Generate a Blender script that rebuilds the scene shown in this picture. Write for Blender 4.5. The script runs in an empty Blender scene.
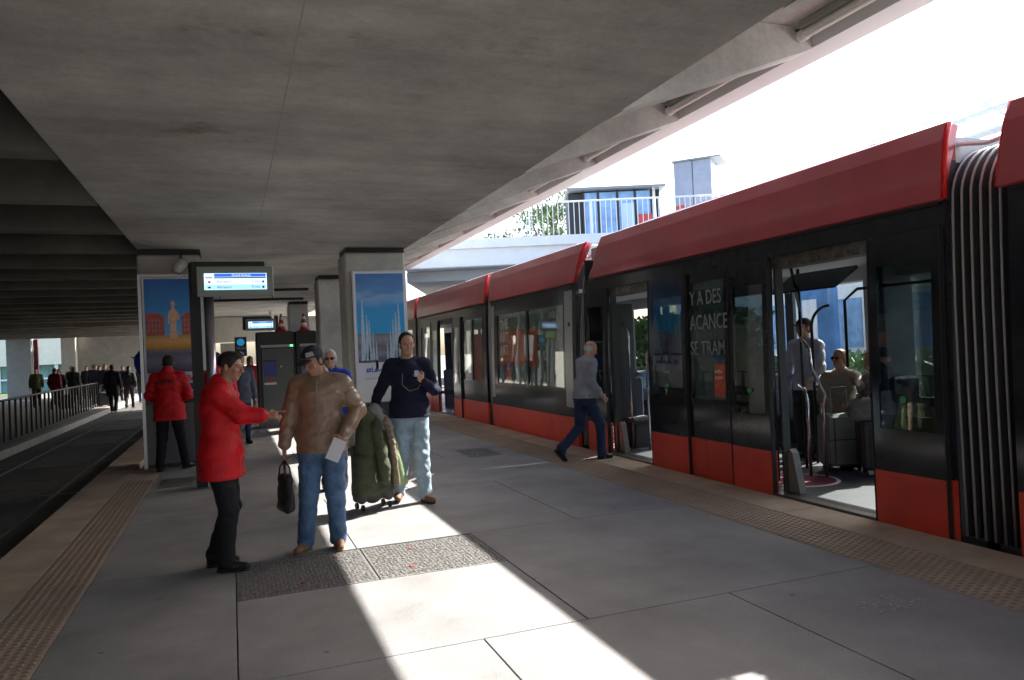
import bpy, math, random
import numpy as np
from mathutils import Vector, Matrix, noise
random.seed(7)
sc = bpy.context.scene
COL = sc.collection
PI = math.pi

# ---------------------------------------------------------------- camera
EYE = 1.62
cam_d = bpy.data.cameras.new("camera"); cam = bpy.data.objects.new("camera", cam_d); COL.objects.link(cam)
def _basis():
    f = 750.0; roll = math.radians(2.6)
    v = Vector((231-512, 360-340, f)).normalized()
    h = Vector((math.cos(roll), -math.sin(roll), 0))
    n = v.cross(h).normalized()
    if n.y < 0: n = -n
    Y = v; Z = -n; X = Y.cross(Z)
    return Matrix((X, Y, Z))
_R = _basis()
_r = _R @ Vector((1, 0, 0)); _u = _R @ Vector((0, -1, 0)); _b = _R @ Vector((0, 0, -1))
cam.matrix_world = Matrix(((_r.x, _u.x, _b.x, 0), (_r.y, _u.y, _b.y, 0), (_r.z, _u.z, _b.z, EYE), (0, 0, 0, 1)))
cam_d.sensor_width = 36; cam_d.lens = 750/1024*36; cam_d.clip_start = 0.05; cam_d.clip_end = 2000
sc.camera = cam

# ---------------------------------------------------------------- light
SUN_SLOPE = 0.94            # rise per metre towards +X
SUN_AZ = math.radians(20)    # turned from +X towards +Y
SUN_EL = math.atan(SUN_SLOPE*math.cos(SUN_AZ))
world = bpy.data.worlds.new("World"); sc.world = world; world.use_nodes = True
nt = world.node_tree; bg = nt.nodes["Background"]
sky = nt.nodes.new("ShaderNodeTexSky"); sky.sky_type = 'NISHITA'; sky.sun_disc = False
sky.sun_elevation = SUN_EL; sky.sun_rotation = PI/2-SUN_AZ; sky.air_density = 1.0; sky.dust_density = 3.0
nt.links.new(sky.outputs[0], bg.inputs[0]); bg.inputs[1].default_value = 0.15
sd = bpy.data.lights.new("sun", 'SUN'); sun = bpy.data.objects.new("sun", sd); COL.objects.link(sun)
sd.energy = 5.0; sd.angle = math.radians(0.5); sd.color = (1, 0.95, 0.87)
sdir = Vector((math.cos(SUN_AZ)*math.cos(SUN_EL), math.sin(SUN_AZ)*math.cos(SUN_EL), math.sin(SUN_EL)))
sun.rotation_euler = (-sdir).to_track_quat('-Z', 'Y').to_euler(); sun.location = (30, 10, 40)
sc.view_settings.view_transform = 'Standard'; sc.view_settings.look = 'None'
sc.view_settings.exposure = 1.9; sc.view_settings.gamma = 1
sc.cycles.max_bounces = 10; sc.cycles.diffuse_bounces = 6; sc.cycles.transparent_max_bounces = 24; sc.cycles.glossy_bounces = 5

# ---------------------------------------------------------------- materials
MATS = {}
def mat(name, col, rough=0.6, metal=0.0, spec=0.5, bump=0.0, bscale=80, var=0.0, vscale=3, vmap=(1, 1, 1), emis=0, ecol=None, coat=0, stain=0, stain_col=(.2, .1, .04), bdist=.01, speck=0, speck_scale=300):
    if name in MATS: return MATS[name]
    m = bpy.data.materials.new(name); m.use_nodes = True; MATS[name] = m
    t = m.node_tree; p = t.nodes["Principled BSDF"]; L = t.links.new
    p.inputs["Roughness"].default_value = rough; p.inputs["Metallic"].default_value = metal
    p.inputs["Specular IOR Level"].default_value = spec; p.inputs["Coat Weight"].default_value = coat
    c4 = (*col, 1); p.inputs["Base Color"].default_value = c4
    tc = t.nodes.new("ShaderNodeTexCoord"); src = None
    def nz(scale, detail=5, mp=None, rg=.6):
        n = t.nodes.new("ShaderNodeTexNoise"); n.inputs["Scale"].default_value = scale; n.inputs["Detail"].default_value = detail; n.inputs["Roughness"].default_value = rg
        mpn = t.nodes.new("ShaderNodeMapping"); mpn.inputs["Scale"].default_value = mp or (1, 1, 1)
        L(tc.outputs["Object"], mpn.inputs[0]); L(mpn.outputs[0], n.inputs[0]); return n
    def mixc(fac, a, b, bt='MIX'):
        x = t.nodes.new("ShaderNodeMix"); x.data_type = 'RGBA'; x.blend_type = bt
        for s, v in ((x.inputs[0], fac), (x.inputs[6], a), (x.inputs[7], b)):
            if hasattr(v, 'links'): L(v, s)
            else: s.default_value = v
        return x.outputs[2]
    def ramp(sock, a, b, lo=0., hi=1.):
        r = t.nodes.new("ShaderNodeMapRange"); r.inputs[1].default_value = a; r.inputs[2].default_value = b; r.inputs[3].default_value = lo; r.inputs[4].default_value = hi
        L(sock, r.inputs[0]); return r.outputs[0]
    cur = c4
    if var:
        n = nz(vscale, 7, vmap)
        cur = mixc(ramp(n.outputs[0], .32, .68), tuple(x*(1-var) for x in col)+(1,), tuple(min(1, x*(1+var)) for x in col)+(1,))
    if speck:
        n = nz(speck_scale, 1)
        cur = mixc(ramp(n.outputs[0], .55, .72, 0, speck), cur, tuple(min(1, x*2.2) for x in col)+(1,))
        n = nz(speck_scale*1.3, 1)
        cur = mixc(ramp(n.outputs[0], .56, .7, 0, speck), cur, tuple(x*.35 for x in col)+(1,))
    if stain:
        n = nz(.9, 8, (1, 1.6, 1), .7)
        cur = mixc(ramp(n.outputs[0], .6, .78, 0, stain), cur, (*stain_col, 1))
    if cur is not c4: L(cur, p.inputs["Base Color"])
    if bump:
        n = nz(bscale, 4); b = t.nodes.new("ShaderNodeBump"); b.inputs["Strength"].default_value = bump; b.inputs["Distance"].default_value = bdist
        L(n.outputs[0], b.inputs["Height"]); L(b.outputs[0], p.inputs["Normal"])
    if emis:
        p.inputs["Emission Color"].default_value = (*(ecol or col), 1); p.inputs["Emission Strength"].default_value = emis
    return m
def gum(m, scale=2.6):      # trodden spots of chewing gum and small scuffs
    t = m.node_tree; p = t.nodes["Principled BSDF"]; L = t.links.new; src = p.inputs["Base Color"].links[0].from_socket
    tc = [n for n in t.nodes if n.type == 'TEX_COORD'][0]
    for sc_, th, f in ((scale, .055, .55), (scale*2.7, .05, .4)):
        v = t.nodes.new("ShaderNodeTexVoronoi"); v.inputs["Scale"].default_value = sc_; v.inputs["Randomness"].default_value = 1; L(tc.outputs["Object"], v.inputs[0])
        r = t.nodes.new("ShaderNodeMapRange"); r.inputs[1].default_value = th; r.inputs[2].default_value = th*.7; r.inputs[3].default_value = 0; r.inputs[4].default_value = f; L(v.outputs["Distance"], r.inputs[0])
        x = t.nodes.new("ShaderNodeMix"); x.data_type = 'RGBA'; L(r.outputs[0], x.inputs[0]); L(src, x.inputs[6]); x.inputs[7].default_value = (.07, .068, .065, 1); src = x.outputs[2]
    L(src, p.inputs["Base Color"])
def concrete(name, col, mp, stain=.35, boards=True):
    m = mat(name, col, .82, 0, .3)
    t = m.node_tree; p = t.nodes["Principled BSDF"]; L = t.links.new
    tc = [n for n in t.nodes if n.type == 'TEX_COORD'][0]
    def nz(scale, mp, det=6, rg=.6):
        n = t.nodes.new("ShaderNodeTexNoise"); n.inputs["Scale"].default_value = scale; n.inputs["Detail"].default_value = det; n.inputs["Roughness"].default_value = rg
        q = t.nodes.new("ShaderNodeMapping"); q.inputs["Scale"].default_value = mp
        L(tc.outputs["Object"], q.inputs[0]); L(q.outputs[0], n.inputs[0]); return n.outputs[0]
    def rmp(s, a, b, lo, hi):
        r = t.nodes.new("ShaderNodeMapRange"); r.inputs[1].default_value = a; r.inputs[2].default_value = b; r.inputs[3].default_value = lo; r.inputs[4].default_value = hi; L(s, r.inputs[0]); return r.outputs[0]
    def mul(a, b):
        x = t.nodes.new("ShaderNodeMath"); x.operation = 'MULTIPLY'; L(a, x.inputs[0]); L(b, x.inputs[1]); return x.outputs[0]
    v = mul(rmp(nz(1.0, mp, 8, .7), .3, .7, .86, 1.12), rmp(nz(.6, (1, 1, 1), 8, .72), .33, .67, .68, 1.26))
    v = mul(v, rmp(nz(30, (1, 1, 1), 4), .3, .7, .93, 1.07))
    hs = t.nodes.new("ShaderNodeHueSaturation"); hs.inputs["Color"].default_value = (*col, 1); L(v, hs.inputs["Value"])
    mx = t.nodes.new("ShaderNodeMix"); mx.data_type = 'RGBA'; L(rmp(nz(.8, (1, 1.3, 1), 9, .72), .6, .74, 0, stain), mx.inputs[0]); L(hs.outputs[0], mx.inputs[6]); mx.inputs[7].default_value = (.16, .095, .045, 1)
    L(mx.outputs[2], p.inputs["Base Color"])
    b = t.nodes.new("ShaderNodeBump"); b.inputs["Strength"].default_value = .35; b.inputs["Distance"].default_value = .006; L(nz(14, mp, 6), b.inputs["Height"]); L(b.outputs[0], p.inputs["Normal"])
    return m
def glass(name, tint, refl=1.0, rough=0.01):
    m = bpy.data.materials.new(name); m.use_nodes = True; t = m.node_tree; t.nodes.clear(); L = t.links.new
    o = t.nodes.new("ShaderNodeOutputMaterial"); mx = t.nodes.new("ShaderNodeMixShader"); tr = t.nodes.new("ShaderNodeBsdfTransparent"); gl = t.nodes.new("ShaderNodeBsdfGlossy")
    tr.inputs[0].default_value = (*tint, 1); gl.inputs["Roughness"].default_value = rough; gl.inputs[0].default_value = (refl, refl, refl, 1)
    lw = t.nodes.new("ShaderNodeLayerWeight"); lw.inputs[0].default_value = .5      # Schlick reflectance, the same from both sides
    pw = t.nodes.new("ShaderNodeMath"); pw.operation = 'POWER'; L(lw.outputs["Facing"], pw.inputs[0]); pw.inputs[1].default_value = 4.5
    fr = t.nodes.new("ShaderNodeMath"); fr.operation = 'MULTIPLY_ADD'; L(pw.outputs[0], fr.inputs[0]); fr.inputs[1].default_value = .9; fr.inputs[2].default_value = .085
    tc = t.nodes.new("ShaderNodeTexCoord"); n = t.nodes.new("ShaderNodeTexNoise"); n.inputs["Scale"].default_value = 1.3
    b = t.nodes.new("ShaderNodeBump"); b.inputs["Strength"].default_value = .05; b.inputs["Distance"].default_value = .03
    L(tc.outputs["Object"], n.inputs[0]); L(n.outputs[0], b.inputs["Height"]); L(b.outputs[0], gl.inputs["Normal"])
    L(fr.outputs[0], mx.inputs[0]); L(tr.outputs[0], mx.inputs[1]); L(gl.outputs[0], mx.inputs[2]); L(mx.outputs[0], o.inputs[0])
    return m
M_soffit = concrete("soffit_concrete", (.51, .505, .465), (.6, 3.2, 1), .75)
M_col = concrete("column_concrete", (.50, .49, .45), (2.5, 2.5, .8), .15)
M_rib = concrete("rib_concrete", (.66, .64, .61), (1, 1, 3), .1)  # paler concrete: light on the ribs along the open edge put into colour
M_dark_soffit = concrete("far_soffit_shaded", (.11, .108, .094), (6, .4, 1))  # darker copy of the roof concrete, shade of the left recesses put into colour
M_plat = mat("platform_slab", (.245, .242, .245), .75, 0, .35, bump=.5, bscale=160, var=.22, vscale=1.4, speck=.55, speck_scale=190, stain=.45, stain_col=(.13, .12, .11))
gum(M_plat)
M_border = mat("platform_border", (.39, .315, .25), .8, 0, .3, bump=.3, bscale=120, var=.2, vscale=2.0)
M_tact = mat("tactile_paving", (.38, .30, .24), .8, 0, .3, bump=.2, var=.22, vscale=2.5)
M_joint = mat("joint", (.05, .048, .045), .9)
M_asphalt = mat("asphalt", (.06, .058, .055), .85, bump=.4, bscale=150, var=.25, vscale=1.2)
M_track = mat("track_slab", (.085, .08, .075), .85, bump=.3, bscale=90, var=.3, vscale=1.0)
M_kerb = mat("kerb", (.33, .31, .28), .8, var=.15)
M_walk = mat("pavement", (.22, .21, .2), .8, var=.2, bump=.2)
M_steel = mat("rail_steel", (.3, .28, .26), .35, .9)
M_cover = mat("cast_cover", (.17, .165, .16), .55, .25, .5, bump=1.0, bscale=45, var=.25, vscale=30, speck=.5, speck_scale=90)
M_grass = mat("grass", (.07, .12, .02), .9, var=.4, vscale=12)
M_white = mat("white_paint", (.78, .79, .8), .5, var=.05)
M_rail_grey = mat("railing_grey", (.03, .03, .032), .45, .5)
M_black = mat("black_gloss", (.020, .022, .028), .12, 0, .5, var=.3, vscale=4)
M_blackm = mat("black_matt", (.02, .02, .022), .55, var=.2)
M_rubber = mat("rubber", (.018, .018, .02), .65)
M_red = mat("tram_red", (.46, .055, .075), .3, 0, .8, coat=.6, var=.16, vscale=1.2, bump=.03, bscale=2)
M_redlow = mat("tram_red_lower", (.72, .065, .04), .3, 0, .5, var=.12, vscale=2)
M_redlamp = mat("red_lens", (.7, .02, .015), .15)
M_hoop = mat("bellows_hoop", (.40, .39, .40), .5, .3)
M_chrome = mat("chrome", (.6, .6, .62), .18, 1)
M_glass = glass("tinted_glass", (.60, .64, .64)); M_glass_clear = glass("clear_glass", (.90, .93, .93)); M_film = glass("film_glass", (.86, .9, .9), .7)
M_int = mat("tram_interior_grey", (.45, .46, .47), .5); M_intd = mat("tram_interior_dark", (.05, .055, .06), .5)
M_floor = mat("tram_floor", (.065, .07, .08), .45, var=.15, speck=.3, speck_scale=200)
M_seat = mat("seat_fabric", (.06, .065, .08), .8, var=.4, vscale=20)
M_skin = mat("skin", (.50, .29, .20), .5, 0, .4, var=.1, vscale=20); M_skin2 = mat("skin_tan", (.40, .22, .145), .5, 0, .4, var=.1, vscale=20)
M_hair = mat("hair_dark", (.018, .012, .009), .6, bump=.6, bscale=150); M_hairb = mat("hair_brown", (.07, .04, .022), .6, bump=.6, bscale=150, var=.3, vscale=40)
M_hairg = mat("hair_grey", (.55, .53, .50), .6, bump=.6, bscale=150, var=.2, vscale=40); M_hairl = mat("hair_light", (.35, .24, .13), .6, bump=.6, bscale=150, var=.3, vscale=40)

# ---------------------------------------------------------------- object helpers
MW = {}
def thing(name, label, cat, loc=(0, 0, 0), rz=0, group=None, pitch=0):
    o = bpy.data.objects.new(name, None); COL.objects.link(o); o.empty_display_size = .2
    o.location = loc; o.rotation_euler = (pitch, 0, rz); o['label'] = label; o['category'] = cat
    if group: o['group'] = group
    MW[o] = Matrix.Translation(loc) @ Matrix.Rotation(rz, 4, 'Z') @ Matrix.Rotation(pitch, 4, 'X')
    return o
def tag(o, label, cat, group=None):
    o['label'] = label; o['category'] = cat
    if group: o['group'] = group
    return o
def link_mesh(name, me, m=None, parent=None, kind=None, smooth=False):
    o = bpy.data.objects.new(name, me); COL.objects.link(o)
    if m is not None:
        for x in (m if isinstance(m, (list, tuple)) else [m]): me.materials.append(x)
    if parent: o.parent = parent; MW[o] = MW[parent]
    else: MW[o] = Matrix.Identity(4)
    if kind: o['kind'] = kind
    if smooth: me.polygons.foreach_set('use_smooth', [True]*len(me.polygons))
    return o
class MB:
    def __init__(s): s.v = []; s.f = []; s.mi = []; s.cur = 0
    def add(s, vs, fs):
        n = len(s.v); s.v += [tuple(v) for v in vs]; s.f += [tuple(i+n for i in f) for f in fs]; s.mi += [s.cur]*len(fs); return s
    def box(s, x0, x1, y0, y1, z0, z1):
        return s.add([(x0, y0, z0), (x1, y0, z0), (x1, y1, z0), (x0, y1, z0), (x0, y0, z1), (x1, y0, z1), (x1, y1, z1), (x0, y1, z1)],
                     [(0, 3, 2, 1), (4, 5, 6, 7), (0, 1, 5, 4), (1, 2, 6, 5), (2, 3, 7, 6), (3, 0, 4, 7)])
    def bbox(s, x0, x1, y0, y1, z0, z1, b=.01):      # box with chamfered edges
        X = (x0, x0+b, x1-b, x1); Y = (y0, y0+b, y1-b, y1); Z = (z0, z0+b, z1-b, z1)
        vs = []; idx = {}
        def V(i, j, k):
            key = (i, j, k)
            if key not in idx: idx[key] = len(vs); vs.append((X[i], Y[j], Z[k]))
            return idx[key]
        fs = []
        for k, fl in ((0, 1), (3, 0)):
            q = [V(1, 1, k), V(2, 1, k), V(2, 2, k), V(1, 2, k)]; fs.append(q[::-1] if fl else q)
            q = [V(k, 1, 1), V(k, 2, 1), V(k, 2, 2), V(k, 1, 2)]; fs.append(q[::-1] if fl else q)
            q = [V(1, k, 1), V(1, k, 2), V(2, k, 2), V(2, k, 1)]; fs.append(q[::-1] if fl else q)
        for a in (0, 3):
            for c in (0, 3):
                a1 = 1 if a == 0 else 2; c1 = 1 if c == 0 else 2
                fs.append([V(a, c1, 1), V(a, c1, 2), V(a1, c, 2), V(a1, c, 1)])
                fs.append([V(a, 1, c1), V(a, 2, c1), V(a1, 2, c), V(a1, 1, c)])
                fs.append([V(1, a, c1), V(2, a, c1), V(2, a1, c), V(1, a1, c)])
                for d in (0, 3):
                    d1 = 1 if d == 0 else 2
                    fs.append([V(a, c1, d1), V(a1, c, d1), V(a1, c1, d)])
        return s.add(vs, fs)
    def prism(s, poly, axis, a, b):      # poly of 2d points extruded along axis
        n = len(poly)
        def P(p, t):
            return {'x': (t, p[0], p[1]), 'y': (p[0], t, p[1]), 'z': (p[0], p[1], t)}[axis]
        return s.add([P(p, a) for p in poly]+[P(p, b) for p in poly], [tuple(range(n))[::-1], tuple(range(n, 2*n))]+[(i, (i+1) % n, n+(i+1) % n, n+i) for i in range(n)])
    def sheet(s, prof, y0, y1, n=1):      # open profile (x,z) extruded along y
        k = len(prof); ys = [y0+(y1-y0)*i/n for i in range(n+1)]
        return s.add([(p[0], y, p[1]) for y in ys for p in prof], [(j*k+i, j*k+i+1, (j+1)*k+i+1, (j+1)*k+i) for j in range(n) for i in range(k-1)])
    def tube(s, pts, r, n=8, closed=False):
        pts = [Vector(p) for p in pts]; vs = []; fs = []; N = len(pts); rr = r if isinstance(r, (list, tuple)) else [r]*N
        up = None
        for i, p in enumerate(pts):
            if closed: d = pts[(i+1) % N]-pts[i-1]
            else: d = pts[min(i+1, N-1)]-pts[max(i-1, 0)]
            d.normalize()
            if up is None: up = Vector((0, 0, 1)) if abs(d.z) < .9 else Vector((1, 0, 0))
            a = d.cross(up).normalized(); b = a.cross(d).normalized(); up = b
            for j in range(n):
                t = 2*PI*j/n; vs.append(p+(a*math.cos(t)+b*math.sin(t))*rr[i])
        for i in range(N if closed else N-1):
            for j in range(n):
                i2 = (i+1) % N; fs.append((i*n+j, i*n+(j+1) % n, i2*n+(j+1) % n, i2*n+j))
        if not closed: fs.append(tuple(range(n))[::-1]); fs.append(tuple(range((N-1)*n, N*n)))
        return s.add(vs, fs)
    def lathe(s, prof, c=(0, 0, 0), n=20):
        vs = [(c[0]+r*math.cos(2*PI*j/n), c[1]+r*math.sin(2*PI*j/n), c[2]+z) for r, z in prof for j in range(n)]
        k = len(prof); fs = [(i*n+j, i*n+(j+1) % n, (i+1)*n+(j+1) % n, (i+1)*n+j) for i in range(k-1) for j in range(n)]
        fs += [tuple(range(n))[::-1], tuple(range((k-1)*n, k*n))]
        return s.add(vs, fs)
    def ell(s, c, r, n=14, m=9):
        vs = [(c[0]+r[0]*math.sin(PI*i/m)*math.cos(2*PI*j/n), c[1]+r[1]*math.sin(PI*i/m)*math.sin(2*PI*j/n), c[2]+r[2]*math.cos(PI*i/m)) for i in range(m+1) for j in range(n)]
        return s.add(vs, [(i*n+j, (i+1)*n+j, (i+1)*n+(j+1) % n, i*n+(j+1) % n) for i in range(m) for j in range(n)])
    def xf(s, M):
        s.v = [tuple(M @ Vector(v)) for v in s.v]; return s
    def build(s, name, m, parent=None, kind=None, smooth=False, world=False):
        me = bpy.data.meshes.new(name); vs = s.v
        if world and parent: inv = MW[parent].inverted(); vs = [tuple(inv @ Vector(v)) for v in vs]
        me.from_pydata(vs, [], s.f)
        if isinstance(m, (list, tuple)): me.polygons.foreach_set('material_index', s.mi)
        me.update(); return link_mesh(name, me, m, parent, kind, smooth)
def B(*a): return MB().box(*a)
def text(name, s, size, m, parent, M, extr=.002, align='LEFT', sx=1, bold=0):
    cu = bpy.data.curves.new(name, 'FONT'); cu.body = s; cu.size = size; cu.extrude = extr; cu.align_x = align; cu.offset = bold; cu.resolution_u = 3
    o = bpy.data.objects.new(name, cu); COL.objects.link(o); bpy.context.view_layer.update()
    me = bpy.data.meshes.new_from_object(o.evaluated_get(bpy.context.evaluated_depsgraph_get()))
    bpy.data.objects.remove(o); bpy.data.curves.remove(cu)
    me.materials.clear(); me.transform(M @ Matrix.Diagonal((sx, 1, 1, 1)))
    return link_mesh(name, me, m, parent)
def frameM(origin, xd, yd):      # text plane
    x = Vector(xd).normalized(); y = Vector(yd).normalized(); z = x.cross(y)
    return Matrix(((x.x, y.x, z.x, origin[0]), (x.y, y.y, z.y, origin[1]), (x.z, y.z, z.z, origin[2]), (0, 0, 0, 1)))
# ================================================================ SETTING
XL, XR = -1.92, 5.10
g = MB(); g.add([(-400, -400, -1.2), (400, -400, -1.2), (400, 400, -1.2), (-400, 400, -1.2)], [(0, 1, 2, 3)])
g.build('ground', mat("ground_earth", (.22, .2, .17), .9, var=.2), kind='structure')
B(-4.65, XL+.02, -25, 120, -1.19, -.28).build('track_bed', M_track, kind='structure')
B(XR-.02, 12.0, -25, 90, -1.19, -.42).build('tramway_bed', M_track, kind='structure')
B(XL+.03, XR-.03, -20, 60, -1.18, -.10).build('platform_base', M_joint, kind='structure')
# slabs with open joints
ys = [-16.0]
rows = [4.02-2.34*k for k in range(8, -1, -1)] + [6.36+2.34*k for k in range(22)]
mb = MB(); j = .0035
for i in range(len(rows)-1):
    y0, y1 = rows[i], rows[i+1]
    xs = [-1.05, -.03, 1.26, 2.9, 4.1] if y1 <= 4.1 else [-1.05, -.03, 1.91, 4.1]
    if abs(y0-4.02) > .01 and y0 > 6: xs = [-1.05, -.03, .92, 2.95, 4.1] if i % 2 else [-1.05, -.03, 1.91, 4.1]
    for a, b in zip(xs[:-1], xs[1:]):
        holes = []
        for (hx0, hx1, hy0, hy1) in ((-.03, 1.91, 5.40, 6.33),):
            if a < hx1-.05 and b > hx0+.05 and y0 < hy1 and y1 > hy0: holes.append((hx0, hx1, hy0, hy1))
        if holes:
            mb.bbox(a+j, b-j, y0+j, 5.40-j, -.12, 0, .003)
        else: mb.bbox(a+j, b-j, y0+j, y1-j, -.12, 0, .003)
mb.build('platform', M_plat, kind='structure')
mb = MB()
for k in range(60):
    y = -16+k*1.2
    mb.bbox(XL, -1.46, y+.003, y+1.197, -.2, .001, .004); mb.bbox(4.66, XR, y+.003, y+1.197, -.2, .001, .004)
mb.build('platform_edge', M_border, kind='structure')
mb = MB()
def dome(x, y, r, h, z=.001):
    vs = [(x+r*math.cos(PI/4+k*PI/2), y+r*math.sin(PI/4+k*PI/2), z) for k in range(4)]+[(x+.6*r*math.cos(PI/4+k*PI/2), y+.6*r*math.sin(PI/4+k*PI/2), z+h) for k in range(4)]
    mb.add(vs, [(0, 1, 5, 4), (1, 2, 6, 5), (2, 3, 7, 6), (3, 0, 4, 7), (4, 5, 6, 7)])
for k in range(36): mb.bbox(-1.457, -1.053, -16+k*.8+.003, -16+k*.8+.797, -.15, 0, .003)
mb.build('tactile_strip', M_tact, kind='structure')
mb = MB()
for a in range(7):
    for b in range(150): dome(-1.425+a*.056, 3.2+b*.056, .026, .007)
mb.build('tactile_strip', mat("tactile_worn", (.27, .20, .15), .8), kind='structure')
mb = MB()
for k in range(75): mb.bbox(4.107, 4.653, -16+k*.8+.003, -16+k*.8+.797, -.15, 0, .003)
mb.build('tactile_strip', M_tact, kind='structure')
mb = MB()
for a in range(9):
    for b in range(260): dome(4.135+a*.06, 1.2+(b+.5*(a % 2))*.06, .022, .006)
mb.build('tactile_strip', mat("tactile_worn2", (.29, .22, .165), .8), kind='structure')
# track rails and bed lines
mb = MB()
for x in (-2.55, -3.98): mb.box(x-.035, x+.035, -20, 110, -.279, -.272)
for y in range(-3, 60, 4): mb.box(-4.4, -2.1, y, y+.03, -.279, -.276)
mb.build('rails', M_steel, kind='structure')
mb = MB()
for y in range(-4, 60, 4): mb.box(-3.75, -2.78, y+.5, y+2.6, -.279, -.270)
mb.build('rail_slab', mat("rail_slab", (.12, .115, .105), .8, var=.3), kind='structure')
B(-4.85, -4.65, -25, 60, -1.19, -.10).build('kerb', M_kerb, kind='structure')
B(-13, -4.85, -25, 60, -1.19, -.105).build('pavement', M_walk, kind='structure')
B(-40, -4.85, 60.0, 90, -1.19, -.105).build('lawn', M_grass, kind='structure')
B(-40, -13.3, -25, 60, -1.19, -.12).build('road', M_asphalt, kind='structure')

# ---- inspection covers
def cover(name, lab, x0, x1, y0, y1, npan, bolts=False, z=0.001):
    t = thing(name, lab, 'drain cover', (x0, y0, 0))
    w = (x1-x0)/npan
    for k in range(npan):
        q = MB(); q.bbox(k*w+.004, (k+1)*w-.004, .004, y1-y0-.004, -.05, z, .003)
        rr = random.Random(3)
        nx = int(w/.03); ny = int((y1-y0)/.03)
        for a in range(nx):
            for b in range(ny):
                cx = k*w+.02+(a+.5)*(w-.04)/nx; cy = .02+(b+.5)*(y1-y0-.04)/ny
                cx += rr.uniform(-.007, .007); cy += rr.uniform(-.007, .007); e = rr.uniform(.005, .011); g_ = rr.uniform(.004, .009)
                q.box(cx-e, cx+e, cy-g_, cy+g_, z-.001, z+rr.uniform(.002, .005))
        q.build('cover_plate', M_cover, t)
    if bolts:
        for bx, by in ((.45, .2), (.75, .75), (1.25, .2), (1.35, .72)):
            b = MB(); b.lathe([(.022, 0), (.022, .006), (.012, .008)], (bx, by, z), 10); b.build('bolt', mat("bolt_red", (.25, .05, .03), .6), t)
    return t
cover('inspection_cover', 'large speckled metal cover in the platform at the feet of the man in brown leather', -.03, 1.91, 5.40, 6.33, 2, True)
for (a, b, c, d, l) in ((-.97, -.52, 10.7, 11.5, 'small dark grating in the platform near the left tactile strip behind the pointing man'),
                        (3.3, 3.82, 10.75, 11.65, 'small dark grating in the platform between the navy sweater man and the tram'),
                        (2.9, 3.3, 15.2, 16.0, 'small dark grating set in the platform furthest back, beside the tram')):
    cover('floor_grating', l, a, b, c, d, 1, z=.006)
mb = MB(); rr = random.Random(5)
for _ in range(110):
    x = rr.gauss(3.57, .10); y = rr.gauss(3.42, .07); s = rr.uniform(.003, .009)
    mb.box(x-s, x+s, y-s*.6, y+s*.6, .0005, .003)
mb.build('crumbs', mat("crumb", (.5, .42, .38), .8), kind='stuff')

# ---- concrete canopy
M_lrib = concrete('left_rib_shaded', (.20, .19, .165), (1, 1, 3), .1)  # left ribs in darker concrete, the little light on their sides put into colour
SZ = 3.42; BAY = 2.07; R0 = 5.12
cn = thing('concrete_canopy', 'board-marked concrete roof with ribs over the platform, open to the sky along the tram', 'roof', (0, 0, 0))
mb = MB(); mb.bbox(-1.33, 2.93, -14, 36, SZ, 4.24, .02); mb.build('soffit_slab', M_soffit, cn)
B(2.935, 5.1, -14, 36, 4.27, 4.55).build('upper_slab', M_rib, cn)
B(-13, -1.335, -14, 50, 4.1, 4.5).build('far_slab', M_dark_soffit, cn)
B(-1.33, 2.93, -14, 36, 4.25, 4.5).build('top_slab', M_rib, cn)
q = MB(); [q.box(x-.004, x+.004, -14, 36, SZ-.0015, SZ+.01) for x in (.42,)]; [q.box(-1.31, 2.91, y-.003, y+.003, SZ-.0018, SZ+.01) for y in (10.4, 23.8)]; q.build('formwork_joint', mat('form_joint', (.40, .385, .34), .9), cn)
mb = MB(); mb.box(4.83, 5.1, -14, 36, 4.10, 4.265); mb.box(5.103, 5.16, -14, 36, 4.16, 4.62); mb.build('edge_beam', mat('edge_lit_pale', (.72, .72, .71), .6), cn)  # strong light on the beam put into its paler colour
for k in range(-8, 15):
    y = R0+k*BAY
    MB().prism([(2.934, SZ+.004), (4.827, 4.09), (4.827, 4.266), (2.934, 4.266)], 'y', y, y+.26).build('rib', M_rib, cn)
for k in range(-8, 22):
    y = R0+k*BAY
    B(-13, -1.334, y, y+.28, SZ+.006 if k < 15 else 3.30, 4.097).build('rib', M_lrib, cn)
# service pipes under the canopy between the columns
p = thing('ceiling_pipes', 'two dark service pipes hung under the concrete roof behind the first columns', 'pipes', (0, 0, 0))
for y, z in ((19.5, 3.30), (21.0, 3.18)):
    MB().tube([(-1.1, y, z), (1.9, y, z+.02)], .035, 8).build('pipe', M_blackm, p)
for x in (-.2, 1.1): MB().tube([(x, 21.0, 3.18), (x, 21.0, SZ)], .012, 6).build('hanger', M_blackm, p)

ords = ['nearest', 'second', 'third', 'fourth', 'fifth', 'sixth', 'seventh', 'eighth', 'ninth', 'tenth', 'eleventh', 'twelfth', 'thirteenth']
M_tube = mat("tube_plastic", (.78, .77, .72), .3)
def tube_light(y, lab):
    t = thing('fluorescent_light', lab, 'light fitting', (4.68, y, 4.17), group='tube lights along the canopy edge')
    q = MB(); q.bbox(-.07, .07, -1.62, -.08, .03, .10, .01); q.build('housing', mat("fitting_grey", (.32, .31, .29), .5), t)
    MB().tube([(0, -1.60, 0), (0, -.1, 0)], .042, 12).build('diffuser', M_tube, t)
    for a, b in ((-1.66, -1.60), (-.1, -.03)): MB().tube([(0, a, 0), (0, b, 0)], .05, 12).build('end_cap', M_white, t)
    MB().tube([(0, -.03, .06), (-.05, .05, .06), (-.12, .12, .07)], .012, 6).build('cable', M_blackm, t)
for k in range(13):
    tube_light(R0+k*BAY, (ords[k]+' tube light from the camera along the open edge of the roof') if k else 'tube light closest to the camera along the open edge of the concrete roof')

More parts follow.
